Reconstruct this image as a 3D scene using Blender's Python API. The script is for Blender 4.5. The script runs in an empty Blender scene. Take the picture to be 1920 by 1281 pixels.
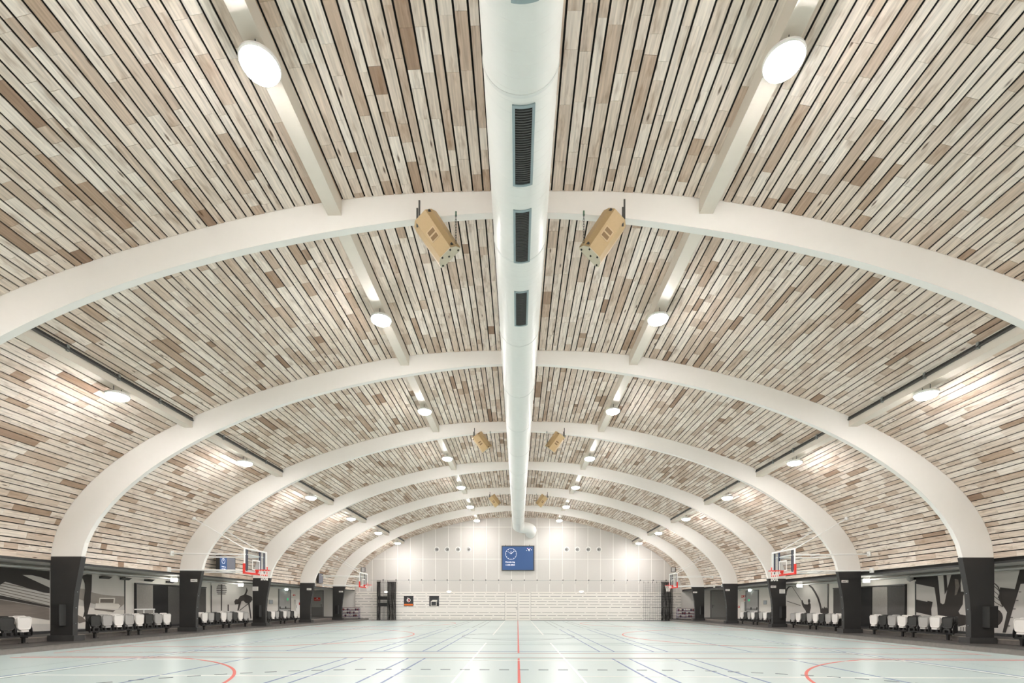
import bpy, math, random
import numpy as np
from mathutils import Vector, Matrix

random.seed(7)
PI = math.pi
sc = bpy.context.scene
C = sc.collection

# ------------------------------------------------------------------ camera, world, exposure
F_PX, PPX, PPY = 907.0, 962.8, 1136.7          # shift lens: focal length and principal point in pixels of 1920x1281
CAM = (-0.03, 0.0, 1.3)
YAW, ROLL = 0.0083, 0.0019
cd = bpy.data.cameras.new('camera')
cam = bpy.data.objects.new('camera', cd)
C.objects.link(cam)
cd.sensor_width = 36.0
cd.lens = F_PX / 1920 * 36
cd.shift_x = (960 - PPX) / 1920
cd.shift_y = (PPY - 640.5) / 1920
cd.clip_start, cd.clip_end = 0.05, 200
cam.matrix_world = (Matrix.Translation(CAM) @ Matrix.Rotation(YAW, 4, 'Z') @ Matrix.Rotation(PI / 2, 4, 'X')
                    @ Matrix.Rotation(ROLL, 4, 'Z'))
sc.camera = cam
w = bpy.data.worlds.new('world')
sc.world = w
w.use_nodes = True
w.node_tree.nodes['Background'].inputs[0].default_value = (0.9, 0.95, 1, 1)
w.node_tree.nodes['Background'].inputs[1].default_value = 0.3
sc.view_settings.view_transform = 'Standard'
sc.view_settings.look = 'None'
sc.view_settings.gamma = 1
sc.view_settings.use_curve_mapping = False
sc.view_settings.exposure = 1.2
LAMP_STRENGTH = 105.0                            # the hall's round high-bay lamps are its light
sc.cycles.max_bounces = 10
sc.cycles.diffuse_bounces = 5
sc.cycles.glossy_bounces = 4
sc.cycles.transparent_max_bounces = 16
sc.cycles.use_denoising = True
sc.cycles.use_light_tree = False
sc.cycles.use_adaptive_sampling = True
sc.cycles.adaptive_threshold = 0.03
sc.cycles.sample_clamp_indirect = 6


def ray(px, py):
    dx, dy = px - PPX, py - PPY
    c, s = math.cos(ROLL), math.sin(ROLL)
    u, v = dx * c + dy * s, -dx * s + dy * c
    return Vector((u * math.cos(YAW) - F_PX * math.sin(YAW), u * math.sin(YAW) + F_PX * math.cos(YAW), -v))


def at_x(px, py, X):
    """point of the plane x = X seen there (to read positions off the photograph)"""
    d = ray(px, py)
    return Vector(CAM) + d * ((X - CAM[0]) / d.x)


def at_y(px, py, Y):
    d = ray(px, py)
    return Vector(CAM) + d * ((Y - CAM[1]) / d.y)


def project(p):
    r = Vector(p) - Vector(CAM)
    c, s = math.cos(YAW), math.sin(YAW)
    X, Y, Z = r.x * c + r.y * s, -r.x * s + r.y * c, r.z
    if Y < 0.1:
        return None
    u, v = F_PX * X / Y, -F_PX * Z / Y
    c, s = math.cos(ROLL), math.sin(ROLL)
    return PPX + u * c - v * s, PPY + u * s + v * c


# ------------------------------------------------------------------ materials
def lin(c):
    return tuple(((v / 255) / 12.92 if v / 255 <= 0.04045 else ((v / 255 + 0.055) / 1.055) ** 2.4) for v in c)


MATS = {}


def mat(name, rgb, rough=0.5, metal=0.0, var=0.06, scale=6.0, bump=0.0, emit=0.0, spec=0.5, stretch=(1, 1, 1)):
    if name in MATS:
        return MATS[name]
    m = bpy.data.materials.new(name)
    m.use_nodes = True
    nt = m.node_tree
    b = nt.nodes['Principled BSDF']
    col = lin(rgb)
    tc = nt.nodes.new('ShaderNodeTexCoord')
    mp = nt.nodes.new('ShaderNodeMapping')
    mp.inputs['Scale'].default_value = stretch
    no = nt.nodes.new('ShaderNodeTexNoise')
    no.inputs['Scale'].default_value = scale
    no.inputs['Detail'].default_value = 2
    nt.links.new(tc.outputs['Object'], mp.inputs['Vector'])
    nt.links.new(mp.outputs['Vector'], no.inputs['Vector'])
    rp = nt.nodes.new('ShaderNodeMix')
    rp.data_type = 'RGBA'
    rp.inputs[6].default_value = tuple(min(1, v * (1 - var)) for v in col) + (1,)
    rp.inputs[7].default_value = tuple(min(1, v * (1 + var)) for v in col) + (1,)
    nt.links.new(no.outputs['Fac'], rp.inputs[0])
    nt.links.new(rp.outputs[2], b.inputs['Base Color'])
    b.inputs['Roughness'].default_value = rough
    b.inputs['Metallic'].default_value = metal
    b.inputs['Specular IOR Level'].default_value = spec
    if bump:
        bp = nt.nodes.new('ShaderNodeBump')
        bp.inputs['Strength'].default_value = bump
        bp.inputs['Distance'].default_value = 0.01
        nt.links.new(no.outputs['Fac'], bp.inputs['Height'])
        nt.links.new(bp.outputs['Normal'], b.inputs['Normal'])
    if emit:
        nt.links.new(rp.outputs[2], b.inputs['Emission Color'])
        b.inputs['Emission Strength'].default_value = emit
        m.cycles.emission_sampling = 'FRONT' if emit > 2 else 'NONE'
    MATS[name] = m
    return m


def wood_material():
    m = bpy.data.materials.new('whitewashed_reclaimed_wood')
    m.use_nodes = True
    nt = m.node_tree
    N, L = nt.nodes.new, nt.links.new
    b = nt.nodes['Principled BSDF']
    b.inputs['Roughness'].default_value = 0.75
    b.inputs['Specular IOR Level'].default_value = 0.2
    at = N('ShaderNodeAttribute')
    at.attribute_name = 'tone'
    sd = N('ShaderNodeAttribute')
    sd.attribute_name = 'seed'
    ramp = N('ShaderNodeValToRGB')
    cr = ramp.color_ramp
    stops = [(0.0, (240, 229, 217)), (0.35, (226, 211, 196)), (0.6, (208, 188, 170)), (0.8, (188, 164, 143)), (0.92, (166, 140, 120)),
             (1.0, (142, 117, 99))]
    while len(cr.elements) < len(stops):
        cr.elements.new(0.5)
    for e, (p, c) in zip(cr.elements, stops):
        e.position = p
        e.color = lin(c) + (1,)
    L(at.outputs['Fac'], ramp.inputs['Fac'])
    geo = N('ShaderNodeNewGeometry')
    mul = N('ShaderNodeVectorMath')
    mul.operation = 'MULTIPLY'
    mul.inputs[1].default_value = (34, 1.8, 34)
    L(geo.outputs['Position'], mul.inputs[0])
    off = N('ShaderNodeVectorMath')
    off.operation = 'ADD'
    sc3 = N('ShaderNodeMath')
    sc3.operation = 'MULTIPLY'
    sc3.inputs[1].default_value = 173.0
    L(sd.outputs['Fac'], sc3.inputs[0])
    L(mul.outputs[0], off.inputs[0])
    L(sc3.outputs[0], off.inputs[1])
    grain = N('ShaderNodeTexNoise')
    grain.inputs['Scale'].default_value = 1.0
    grain.inputs['Detail'].default_value = 2.5
    L(off.outputs[0], grain.inputs['Vector'])
    gr = N('ShaderNodeMapRange')
    gr.inputs[1].default_value = 0.3
    gr.inputs[2].default_value = 0.7
    gr.inputs[3].default_value = 0.80
    gr.inputs[4].default_value = 1.12
    L(grain.outputs['Fac'], gr.inputs[0])
    mm = N('ShaderNodeMix')
    mm.data_type = 'RGBA'
    mm.blend_type = 'MULTIPLY'
    mm.inputs[0].default_value = 1
    L(ramp.outputs['Color'], mm.inputs[6])
    L(gr.outputs[0], mm.inputs[7])
    # stains and weathering blotches
    mul2 = N('ShaderNodeVectorMath')
    mul2.operation = 'MULTIPLY'
    mul2.inputs[1].default_value = (7, 1.7, 7)
    L(geo.outputs['Position'], mul2.inputs[0])
    off2 = N('ShaderNodeVectorMath')
    off2.operation = 'ADD'
    L(mul2.outputs[0], off2.inputs[0])
    L(sc3.outputs[0], off2.inputs[1])
    st = N('ShaderNodeTexNoise')
    st.inputs['Scale'].default_value = 1.0
    st.inputs['Detail'].default_value = 3
    st.inputs['Roughness'].default_value = 0.65
    L(off2.outputs[0], st.inputs['Vector'])
    sr = N('ShaderNodeMapRange')
    sr.inputs[1].default_value = 0.53
    sr.inputs[2].default_value = 0.74
    L(st.outputs['Fac'], sr.inputs[0])
    sm = N('ShaderNodeMath')
    sm.operation = 'MULTIPLY'
    sm.inputs[1].default_value = 0.6
    L(sr.outputs[0], sm.inputs[0])
    m2 = N('ShaderNodeMix')
    m2.data_type = 'RGBA'
    m2.inputs[7].default_value = lin((146, 114, 84)) + (1,)
    L(sm.outputs[0], m2.inputs[0])
    L(mm.outputs[2], m2.inputs[6])
    # knots
    vo = N('ShaderNodeTexVoronoi')
    vo.inputs['Scale'].default_value = 0.62
    L(off2.outputs[0], vo.inputs['Vector'])
    kr = N('ShaderNodeMapRange')
    kr.inputs[1].default_value = 0.04
    kr.inputs[2].default_value = 0.10
    kr.inputs[3].default_value = 0.85
    kr.inputs[4].default_value = 0.0
    L(vo.outputs['Distance'], kr.inputs[0])
    m3 = N('ShaderNodeMix')
    m3.data_type = 'RGBA'
    m3.inputs[7].default_value = lin((88, 62, 44)) + (1,)
    L(kr.outputs[0], m3.inputs[0])
    L(m2.outputs[2], m3.inputs[6])
    L(m3.outputs[2], b.inputs['Base Color'])
    return m


def duct_material():
    m = mat('white_painted_duct', (232, 233, 228), 0.38, var=0.02, spec=0.4)
    nt = m.node_tree
    tc = nt.nodes.new('ShaderNodeTexCoord')
    sx = nt.nodes.new('ShaderNodeSeparateXYZ')
    nt.links.new(tc.outputs['Object'], sx.inputs[0])
    an = nt.nodes.new('ShaderNodeMath')
    an.operation = 'ARCTAN2'
    nt.links.new(sx.outputs['X'], an.inputs[0])
    nt.links.new(sx.outputs['Z'], an.inputs[1])
    dv = nt.nodes.new('ShaderNodeMath')
    dv.operation = 'DIVIDE'
    dv.inputs[1].default_value = 2 * PI
    nt.links.new(an.outputs[0], dv.inputs[0])
    ym = nt.nodes.new('ShaderNodeMath')
    ym.operation = 'MULTIPLY_ADD'
    ym.inputs[1].default_value = 7.2
    nt.links.new(sx.outputs['Y'], ym.inputs[0])
    nt.links.new(dv.outputs[0], ym.inputs[2])
    fr = nt.nodes.new('ShaderNodeMath')
    fr.operation = 'FRACT'
    nt.links.new(ym.outputs[0], fr.inputs[0])
    mr = nt.nodes.new('ShaderNodeMapRange')
    mr.inputs[1].default_value = 0.0
    mr.inputs[2].default_value = 0.08
    nt.links.new(fr.outputs[0], mr.inputs[0])
    bp = nt.nodes.new('ShaderNodeBump')
    bp.inputs['Strength'].default_value = 0.35
    bp.inputs['Distance'].default_value = 0.006
    nt.links.new(mr.outputs[0], bp.inputs['Height'])
    nt.links.new(bp.outputs['Normal'], nt.nodes['Principled BSDF'].inputs['Normal'])
    return m


def glass_material():
    m = bpy.data.materials.new('clear_acrylic')
    m.use_nodes = True
    nt = m.node_tree
    nt.nodes.remove(nt.nodes['Principled BSDF'])
    o = nt.nodes['Material Output']
    t = nt.nodes.new('ShaderNodeBsdfTransparent')
    t.inputs[0].default_value = (0.95, 0.97, 0.97, 1)
    g = nt.nodes.new('ShaderNodeBsdfGlossy')
    g.inputs['Roughness'].default_value = 0.05
    mx = nt.nodes.new('ShaderNodeMixShader')
    mx.inputs[0].default_value = 0.06
    nt.links.new(t.outputs[0], mx.inputs[1])
    nt.links.new(g.outputs[0], mx.inputs[2])
    nt.links.new(mx.outputs[0], o.inputs['Surface'])
    return m


WOOD = wood_material()
DUCT = duct_material()
GLASS = glass_material()
M_ARCH = mat('cream_white_lacquered_timber', (244, 241, 235), 0.42, var=0.015, spec=0.35)
M_BLACK = mat('black_painted_steel', (50, 49, 48), 0.55, var=0.12, scale=3)
M_CHAR = mat('charcoal_paint', (62, 62, 61), 0.6, var=0.1)
M_PURLIN = mat('cream_painted_beam', (226, 217, 204), 0.5, var=0.03)
M_BACK = mat('dark_felt_backing', (46, 44, 42), 0.95, var=0.1)
M_WALL = mat('white_wall_paint', (238, 234, 228), 0.6, var=0.015)
M_PANEL = mat('white_acoustic_panel', (216, 212, 206), 0.65, var=0.015)
M_BOARD = mat('white_lacquered_board', (240, 235, 228), 0.5, var=0.012)
M_GWALL = mat('grey_white_gallery_paint', (230, 226, 217), 0.65, var=0.03)
M_SOFFIT = mat('grey_soffit_board', (206, 205, 200), 0.7, var=0.03)
M_STEP = mat('dark_grey_concrete', (126, 120, 115), 0.6, var=0.22, scale=9, bump=0.2)
M_STEPTOP = mat('dark_rubber_tread', (78, 75, 72), 0.55, var=0.15, scale=12)
M_NOSE = mat('pale_step_edge', (170, 162, 150), 0.5)
M_STEEL = mat('galvanised_steel', (150, 156, 156), 0.35, 0.7)
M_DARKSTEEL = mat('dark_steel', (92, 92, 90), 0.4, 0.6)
M_WHITEMETAL = mat('white_powder_coat', (243, 242, 238), 0.35, var=0.01)
M_RED = mat('red_rubber_padding', (226, 58, 48), 0.5, var=0.05)
M_NAVY = mat('navy_frame', (52, 54, 74), 0.4)
M_TAN = mat('tan_speaker_paint', (196, 168, 124), 0.5, var=0.05, scale=30)
M_TANL = mat('beige_speaker_end', (205, 196, 172), 0.5, var=0.05, scale=30)
M_TAND = mat('dark_tan_recess', (140, 112, 76), 0.6)
M_SEATW = mat('white_seat_plastic', (236, 232, 226), 0.4, var=0.02)
M_SEATG = mat('grey_seat_plastic', (172, 170, 166), 0.45, var=0.03)
M_SEATB = mat('black_seat_plastic', (50, 49, 47), 0.45, var=0.05)
M_BLK = mat('black_plastic', (28, 27, 26), 0.45)
M_CABLE = mat('dark_cable', (48, 46, 44), 0.6)
M_NETB = mat('black_net_cord', (34, 33, 32), 0.8)
M_NETW = mat('white_net_cord', (236, 234, 228), 0.7)
M_SILH = mat('dark_brown_print', (58, 53, 49), 0.7, var=0.1, scale=3)
M_SILH2 = mat('mid_brown_print', (124, 115, 106), 0.7, var=0.18, scale=5, stretch=(1, 0.4, 4))
M_SILH3 = mat('mid_grey_print', (160, 153, 144), 0.7, var=0.12, scale=6)
M_PRINTG = mat('light_grey_print', (208, 204, 197), 0.7, var=0.07, scale=1.4)
M_PRINTW = mat('off_white_print', (232, 227, 217), 0.7, var=0.05)
M_FELTG = mat('grey_felt_panel', (152, 148, 142), 0.95, var=0.12, scale=14)
M_FELTD = mat('dark_grey_felt_panel', (88, 86, 83), 0.95, var=0.15, scale=14)
M_FELTB = mat('black_felt_panel', (38, 37, 36), 0.95, var=0.2, scale=10)
M_DOOR = mat('grey_door_paint', (172, 171, 168), 0.5, var=0.02)
M_DOORF = mat('grey_door_frame', (128, 128, 126), 0.5)
M_SIGNRED = mat('red_sign', (205, 52, 42), 0.5)
M_WPLATE = mat('white_sign_plate', (240, 238, 232), 0.5, var=0.02)
M_INK = mat('black_ink', (30, 30, 30), 0.6)
M_GREEN = mat('green_exit_pictogram', (40, 150, 95), 0.5, emit=0.6)
M_EMIT = mat('emergency_diffuser', (255, 252, 245), 0.5, var=0.0, emit=12.0)
M_LAMP = mat('lamp_diffuser', (255, 250, 250), 0.5, var=0.0, emit=LAMP_STRENGTH)
M_SCREEN = mat('blue_display', (36, 74, 124), 0.3, var=0.03, scale=1, emit=0.12)
M_SCRGREY = mat('grey_display', (106, 107, 116), 0.25, var=0.03, scale=1, emit=0.06)
M_SCRWHITE = mat('display_white', (250, 250, 252), 0.4, var=0.0, emit=0.4)
M_PINK = mat('display_pink', (240, 170, 205), 0.4, var=0.0, emit=0.6)
M_BEZEL = mat('dark_bezel', (58, 56, 54), 0.45)
M_POSTER = mat('charcoal_poster', (54, 54, 55), 0.6, var=0.05)
M_ORANGE = mat('orange_band', (238, 118, 44), 0.6)
M_BALLW = mat('white_ball', (228, 224, 218), 0.5)
M_BALLB = mat('dark_blue_ball', (46, 44, 70), 0.5)
M_BALLR = mat('maroon_ball', (120, 58, 58), 0.5)
M_CARTR = mat('maroon_rail', (132, 70, 76), 0.4)
M_CARTB = mat('violet_frame', (82, 80, 128), 0.4)
M_LRED = mat('red_court_paint', (222, 92, 80), 0.35, var=0.03)
M_LWHITE = mat('white_court_paint', (250, 250, 246), 0.35, var=0.01)
M_LBLUE = mat('blue_court_paint', (88, 118, 168), 0.35, var=0.03)
M_LBLACK = mat('grey_black_court_paint', (112, 122, 128), 0.35, var=0.03)
M_LPINK = mat('pale_red_court_paint', (205, 150, 142), 0.35, var=0.03)
M_LFAINT = mat('pale_green_court_paint', (178, 196, 194), 0.3, var=0.02)
M_FLOOR = mat('pale_aqua_sports_floor', (200, 216, 214), 0.28, var=0.025, scale=0.6, spec=0.5)

# ------------------------------------------------------------------ mesh helpers


class MB:
    def __init__(self):
        self.v, self.f = [], []

    def add(self, vs, fs):
        o = len(self.v)
        self.v += [tuple(p) for p in vs]
        self.f += [tuple(i + o for i in q) for q in fs]
        return self

    def box(self, x0, x1, y0, y1, z0, z1):
        x0, x1 = min(x0, x1), max(x0, x1)
        y0, y1 = min(y0, y1), max(y0, y1)
        z0, z1 = min(z0, z1), max(z0, z1)
        return self.add([(x0, y0, z0), (x1, y0, z0), (x1, y1, z0), (x0, y1, z0), (x0, y0, z1), (x1, y0, z1), (x1, y1, z1), (x0, y1, z1)],
                        [(0, 3, 2, 1), (4, 5, 6, 7), (0, 1, 5, 4), (1, 2, 6, 5), (2, 3, 7, 6), (3, 0, 4, 7)])

    def cbox(self, c, s):
        return self.box(c[0] - s[0] / 2, c[0] + s[0] / 2, c[1] - s[1] / 2, c[1] + s[1] / 2, c[2] - s[2] / 2, c[2] + s[2] / 2)

    def tube(self, pts, r, n=8, cap=True, closed=False):
        pts = [Vector(p) for p in pts]
        k = len(pts)
        rs = r if isinstance(r, (list, tuple)) else [r] * k
        prev = None
        vs, fs = [], []
        for i, p in enumerate(pts):
            if closed:
                t = pts[(i + 1) % k] - pts[i - 1]
            else:
                t = pts[min(i + 1, k - 1)] - pts[max(i - 1, 0)]
            t.normalize()
            if prev is None:
                a = Vector((0, 0, 1)) if abs(t.z) < 0.9 else Vector((1, 0, 0))
                u = t.cross(a).normalized()
            else:
                u = (prev - t * prev.dot(t)).normalized()
            prev = u
            q = t.cross(u)
            for j in range(n):
                a = 2 * PI * j / n
                vs.append(p + (u * math.cos(a) + q * math.sin(a)) * rs[i])
        m = k if closed else k - 1
        for i in range(m):
            for j in range(n):
                a, b = i * n + j, i * n + (j + 1) % n
                c2, d = ((i + 1) % k) * n + (j + 1) % n, ((i + 1) % k) * n + j
                fs.append((a, b, c2, d))
        if cap and not closed:
            fs.append(tuple(range(n - 1, -1, -1)))
            fs.append(tuple((k - 1) * n + j for j in range(n)))
        return self.add(vs, fs)

    def lathe(self, prof, c=(0, 0, 0), n=20, axis='z'):
        vs, fs = [], []
        for (r, h) in prof:
            for j in range(n):
                a = 2 * PI * j / n
                x, y = r * math.cos(a), r * math.sin(a)
                if axis == 'z':
                    vs.append((c[0] + x, c[1] + y, c[2] + h))
                elif axis == 'y':
                    vs.append((c[0] + x, c[1] + h, c[2] + y))
                else:
                    vs.append((c[0] + h, c[1] + x, c[2] + y))
        k = len(prof)
        for i in range(k - 1):
            for j in range(n):
                fs.append((i * n + j, i * n + (j + 1) % n, (i + 1) * n + (j + 1) % n, (i + 1) * n + j))
        fs.append(tuple(range(n)))
        fs.append(tuple((k - 1) * n + j for j in range(n)))
        return self.add(vs, fs)

    def prism(self, poly, a, b, axis):
        """polygon in the plane across axis, extruded from a to b: axis x -> (y,z), y -> (x,z), z -> (x,y)"""
        n = len(poly)

        def P(p, t):
            return {'x': (t, p[0], p[1]), 'y': (p[0], t, p[1]), 'z': (p[0], p[1], t)}[axis]
        vs = [P(p, a) for p in poly] + [P(p, b) for p in poly]
        fs = [tuple(range(n)), tuple(range(2 * n - 1, n - 1, -1))] + [(i, (i + 1) % n, n + (i + 1) % n, n + i) for i in range(n)]
        return self.add(vs, fs)

    def build(self, name, m, parent=None, smooth=False, loc=None, label=None, kind=None):
        me = bpy.data.meshes.new(name)
        me.from_pydata(self.v, [], self.f)
        me.materials.append(m)
        import bmesh
        bm = bmesh.new()
        bm.from_mesh(me)
        bmesh.ops.recalc_face_normals(bm, faces=bm.faces)
        bm.to_mesh(me)
        bm.free()
        if smooth:
            me.polygons.foreach_set('use_smooth', [True] * len(me.polygons))
            try:
                me.set_sharp_from_angle(angle=math.radians(40))
            except Exception:
                pass
        o = bpy.data.objects.new(name, me)
        C.objects.link(o)
        if loc:
            o.location = loc
        if parent:
            o.parent = parent
        if label:
            o['label'] = label
        if kind:
            o['kind'] = kind
        return o


def parts(name, shapes, m, parent, smooth=False):
    return [q.build(name, m, parent, smooth) for q in shapes]


def tag(o, label, cat, group=None):
    o['label'] = label
    o['category'] = cat
    if group:
        o['group'] = group
    return o


def thing(name, label, cat, loc=(0, 0, 0), rotz=0.0, group=None):
    o = bpy.data.objects.new(name, None)
    o.empty_display_size = 0.1
    C.objects.link(o)
    o.location = loc
    o.rotation_euler = (0, 0, rotz)
    return tag(o, label, cat, group)


def struct(o):
    o['kind'] = 'structure'
    return o


def copy_tree(o, parent=None):
    c = o.copy()
    C.objects.link(c)
    c.parent = parent
    for ch in list(o.children):
        copy_tree(ch, c)
    return c


def text_part(name, body, size, m, parent, matrix, align='CENTER'):
    cu = bpy.data.curves.new(name, 'FONT')
    cu.body = body
    cu.size = size
    cu.align_x = align
    cu.align_y = 'CENTER'
    cu.extrude = 0.002
    t = bpy.data.objects.new('tmp_text', cu)
    C.objects.link(t)
    bpy.context.view_layer.update()
    me = bpy.data.meshes.new_from_object(t.evaluated_get(bpy.context.evaluated_depsgraph_get()))
    C.objects.unlink(t)
    bpy.data.objects.remove(t)
    me.name = name
    me.materials.clear()
    me.materials.append(m)
    o = bpy.data.objects.new(name, me)
    C.objects.link(o)
    o.parent = parent
    o.matrix_local = matrix
    return o


FACE_CAM = Matrix.Rotation(PI / 2, 4, 'X')       # text facing -y
ORD = ['first', 'second', 'third', 'fourth', 'fifth', 'sixth', 'seventh', 'eighth', 'ninth', 'tenth']
SIDES = {-1: 'left', 1: 'right'}

# ------------------------------------------------------------------ vault profile
S = 5.8
Y_ARCH = [9.28 + S * i for i in range(6)]        # fronts of the six arches in view
Y_BACK, Y_FRONT = 43.5, -9.0
T_ARCH = 0.15
ZC = 2.5
CO = (6.76, 3.19562, -1.37494, 2.18215, -0.83541, 0.07198)
CI = (6.3594, 1.83314, 1.5467, -0.83888, 0.43836, -0.11129)


def polar(co, a):
    r = sum(c * a ** (2 * k) for k, c in enumerate(co))
    return r * math.sin(a), ZC + r * math.cos(a)


def angle_at_z(co, z):
    lo, hi = 0.5, 1.57
    for _ in range(50):
        m = (lo + hi) / 2
        if polar(co, m)[1] > z:
            lo = m
        else:
            hi = m
    return lo


# outer profile sampled by arc length, from the left eave over the crown to the right eave
A_EAVE = angle_at_z(CO, 2.70)
_prof = [polar(CO, -A_EAVE + 2 * A_EAVE * i / 2000) for i in range(2001)]
_len = [0.0]
for i in range(2000):
    _len.append(_len[-1] + math.dist(_prof[i], _prof[i + 1]))
P_LEN = _len[-1]
_lx = np.array(_len)
_px = np.array([p[0] for p in _prof])
_pz = np.array([p[1] for p in _prof])


def prof(s):
    return float(np.interp(s, _lx, _px)), float(np.interp(s, _lx, _pz))


def prof_z(x):
    return float(np.interp(x, _px, _pz))


def prof_x(z):
    """half width of the vault at height z"""
    i = np.argmax(_pz)
    return float(np.interp(z, _pz[:i], -_px[:i]))


# ------------------------------------------------------------------ floor and court lines
fl = MB().box(-13.45, 13.45, Y_FRONT, Y_BACK, -0.12, 0.0).build('floor', M_FLOOR)
struct(fl)
fl['label'] = 'pale aqua sports floor with court markings'


def strip(pts, wd, m, z=0.002):
    mb = MB()
    pts = [Vector((p[0], p[1], 0)) for p in pts]
    k = len(pts)
    vs = []
    for i, p in enumerate(pts):
        t = (pts[min(i + 1, k - 1)] - pts[max(i - 1, 0)]).normalized()
        nrm = Vector((-t.y, t.x, 0)) * (wd / 2)
        vs += [(p.x + nrm.x, p.y + nrm.y, z), (p.x - nrm.x, p.y - nrm.y, z), (p.x + nrm.x, p.y + nrm.y, 0.0), (p.x - nrm.x, p.y - nrm.y, 0.0)]
    fs = []
    for i in range(k - 1):
        a, b = 4 * i, 4 * i + 4
        fs += [(a, a + 1, b + 1, b), (a, b, b + 2, a + 2), (a + 1, a + 3, b + 3, b + 1)]
    mb.add(vs, fs)
    return mb.build('court_line', m, fl)


strip([(0, 3.0), (0, 12.0)], 0.05, M_LRED, 0.004)
strip([(0, 13.4), (0, 43)], 0.05, M_LRED, 0.004)
for s in (-1, 1):
    strip([(1.13 * s, 3), (1.13 * s, 17.0)], 0.05, M_LWHITE, 0.003)
    strip([(1.13 * s, 21.7), (1.13 * s, 41.5)], 0.05, M_LWHITE, 0.003)
    for X in (2.32, 2.74, 3.87, 4.27, 6.67):
        strip([(X * s, 3), (X * s, 12.0)], 0.04, M_LBLUE, 0.003)
        strip([(X * s, 13.8), (X * s, 27.2)], 0.04, M_LBLUE, 0.003)
        strip([(X * s, 28.6), (X * s, 42)], 0.04, M_LBLACK, 0.003)
    strip([(9.3 * s, 3), (9.3 * s, 42)], 0.05, M_LWHITE, 0.003)
    strip([(9.42 * s, 3), (9.42 * s, 42)], 0.04, M_LBLUE, 0.0025)
    strip([(9.17 * s, 3), (9.17 * s, 42)], 0.03, M_LBLACK, 0.0025)
    strip([(10.35 * s, 3), (10.35 * s, 40)], 0.03, M_LFAINT, 0.0025)
    strip([(12.6 * s, 13.0), (12.6 * s, 42)], 0.04, M_LRED, 0.0025)
    for yc in (6.15, 20.9, 35.6):                                # three-point arcs under the goals
        a0 = math.asin(min(1, 5.75 / 6.3))
        arc = [(s * 12.6, yc - 5.75)]
        arc += [(s * (10.95 - 6.3 * math.cos(a)), yc + 6.3 * math.sin(a)) for a in [(-a0 + 2 * a0 * i / 60) for i in range(61)]]
        arc += [(s * 12.6, yc + 5.75)]
        strip(arc, 0.055, M_LRED, 0.0045)
    strip([(s * 1.1, 8.93), (s * 9.3, 8.93)], 0.045, M_LWHITE, 0.0035)
    strip([(s * 4.9, 6.6), (s * 12.6, 6.6)], 0.05, M_LRED, 0.0045)
strip([(-12.6, 13.3), (12.6, 13.3)], 0.022, M_LPINK, 0.0055)
strip([(-9.3, 13.8), (9.3, 13.8)], 0.02, M_LBLUE, 0.0055)
strip([(-9.3, 12.0), (9.3, 12.0)], 0.02, M_LFAINT, 0.0055)
strip([(-9.3, 11.55), (9.3, 11.55)], 0.045, M_LWHITE, 0.0055)
strip([(-12.6, 12.15), (12.6, 12.15)], 0.022, M_LPINK, 0.0055)
for yy in (16.2, 17.0, 19.4, 22.3, 27.2, 28.6, 31.0):
    strip([(-9.3, yy), (9.3, yy)], 0.035, M_LFAINT, 0.0055)
strip([(2.4 * math.cos(2 * PI * i / 60), 20.9 + 2.4 * math.sin(2 * PI * i / 60)) for i in range(61)], 0.04, M_LBLACK, 0.004)
dash = MB()                                                      # dashed handball line
pts = [(2.6 + 6.2 * math.sin(a), 3.66 + 6.2 * math.cos(a)) for a in [0.05 + i * 0.034 for i in range(33)]]
path = [(-p[0], p[1]) for p in reversed(pts)] + [(-2.6 + i * 0.2, 9.86) for i in range(27)] + pts
acc = 0.0
for i in range(len(path) - 1):
    if (i // 1) % 2 == 0:
        a, b = Vector(path[i] + (0,)), Vector(path[i + 1] + (0,))
        t = (b - a).normalized()
        nr = Vector((-t.y, t.x, 0)) * 0.022
        vs = [a + nr, a - nr, b - nr, b + nr]
        dash.add([(v.x, v.y, 0.006) for v in vs] + [(v.x, v.y, 0) for v in vs], [(0, 1, 2, 3), (0, 1, 5, 4), (1, 2, 6, 5), (2, 3, 7, 6), (3, 0, 4, 7)])
dash.build('dashed_court_line', M_LBLACK, fl)

# ------------------------------------------------------------------ ceiling: dark backing and reclaimed planks
bk = MB()
ns = 140
ring = []
for i in range(ns + 1):
    s0 = P_LEN * i / ns
    x, z = prof(s0)
    x2, z2 = prof(min(P_LEN, s0 + 0.01))
    x1, z1 = prof(max(0, s0 - 0.01))
    t = Vector((x2 - x1, z2 - z1)).normalized()
    nrm = Vector((-t.y, t.x))                                    # outward
    ring.append(((x + nrm.x * 0.06, z + nrm.y * 0.06), (x + nrm.x * 0.12, z + nrm.y * 0.12)))
for i in range(ns):
    (a, A), (b, B) = ring[i], ring[i + 1]
    bk.add([(a[0], Y_FRONT, a[1]), (b[0], Y_FRONT, b[1]), (b[0], Y_BACK, b[1]), (a[0], Y_BACK, a[1]),
            (A[0], Y_FRONT, A[1]), (B[0], Y_FRONT, B[1]), (B[0], Y_BACK, B[1]), (A[0], Y_BACK, A[1])],
           [(0, 1, 2, 3), (7, 6, 5, 4)])
ceil = bk.build('ceiling', M_BACK)
struct(ceil)
ceil['label'] = 'vaulted ceiling clad in whitewashed wooden planks'

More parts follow.
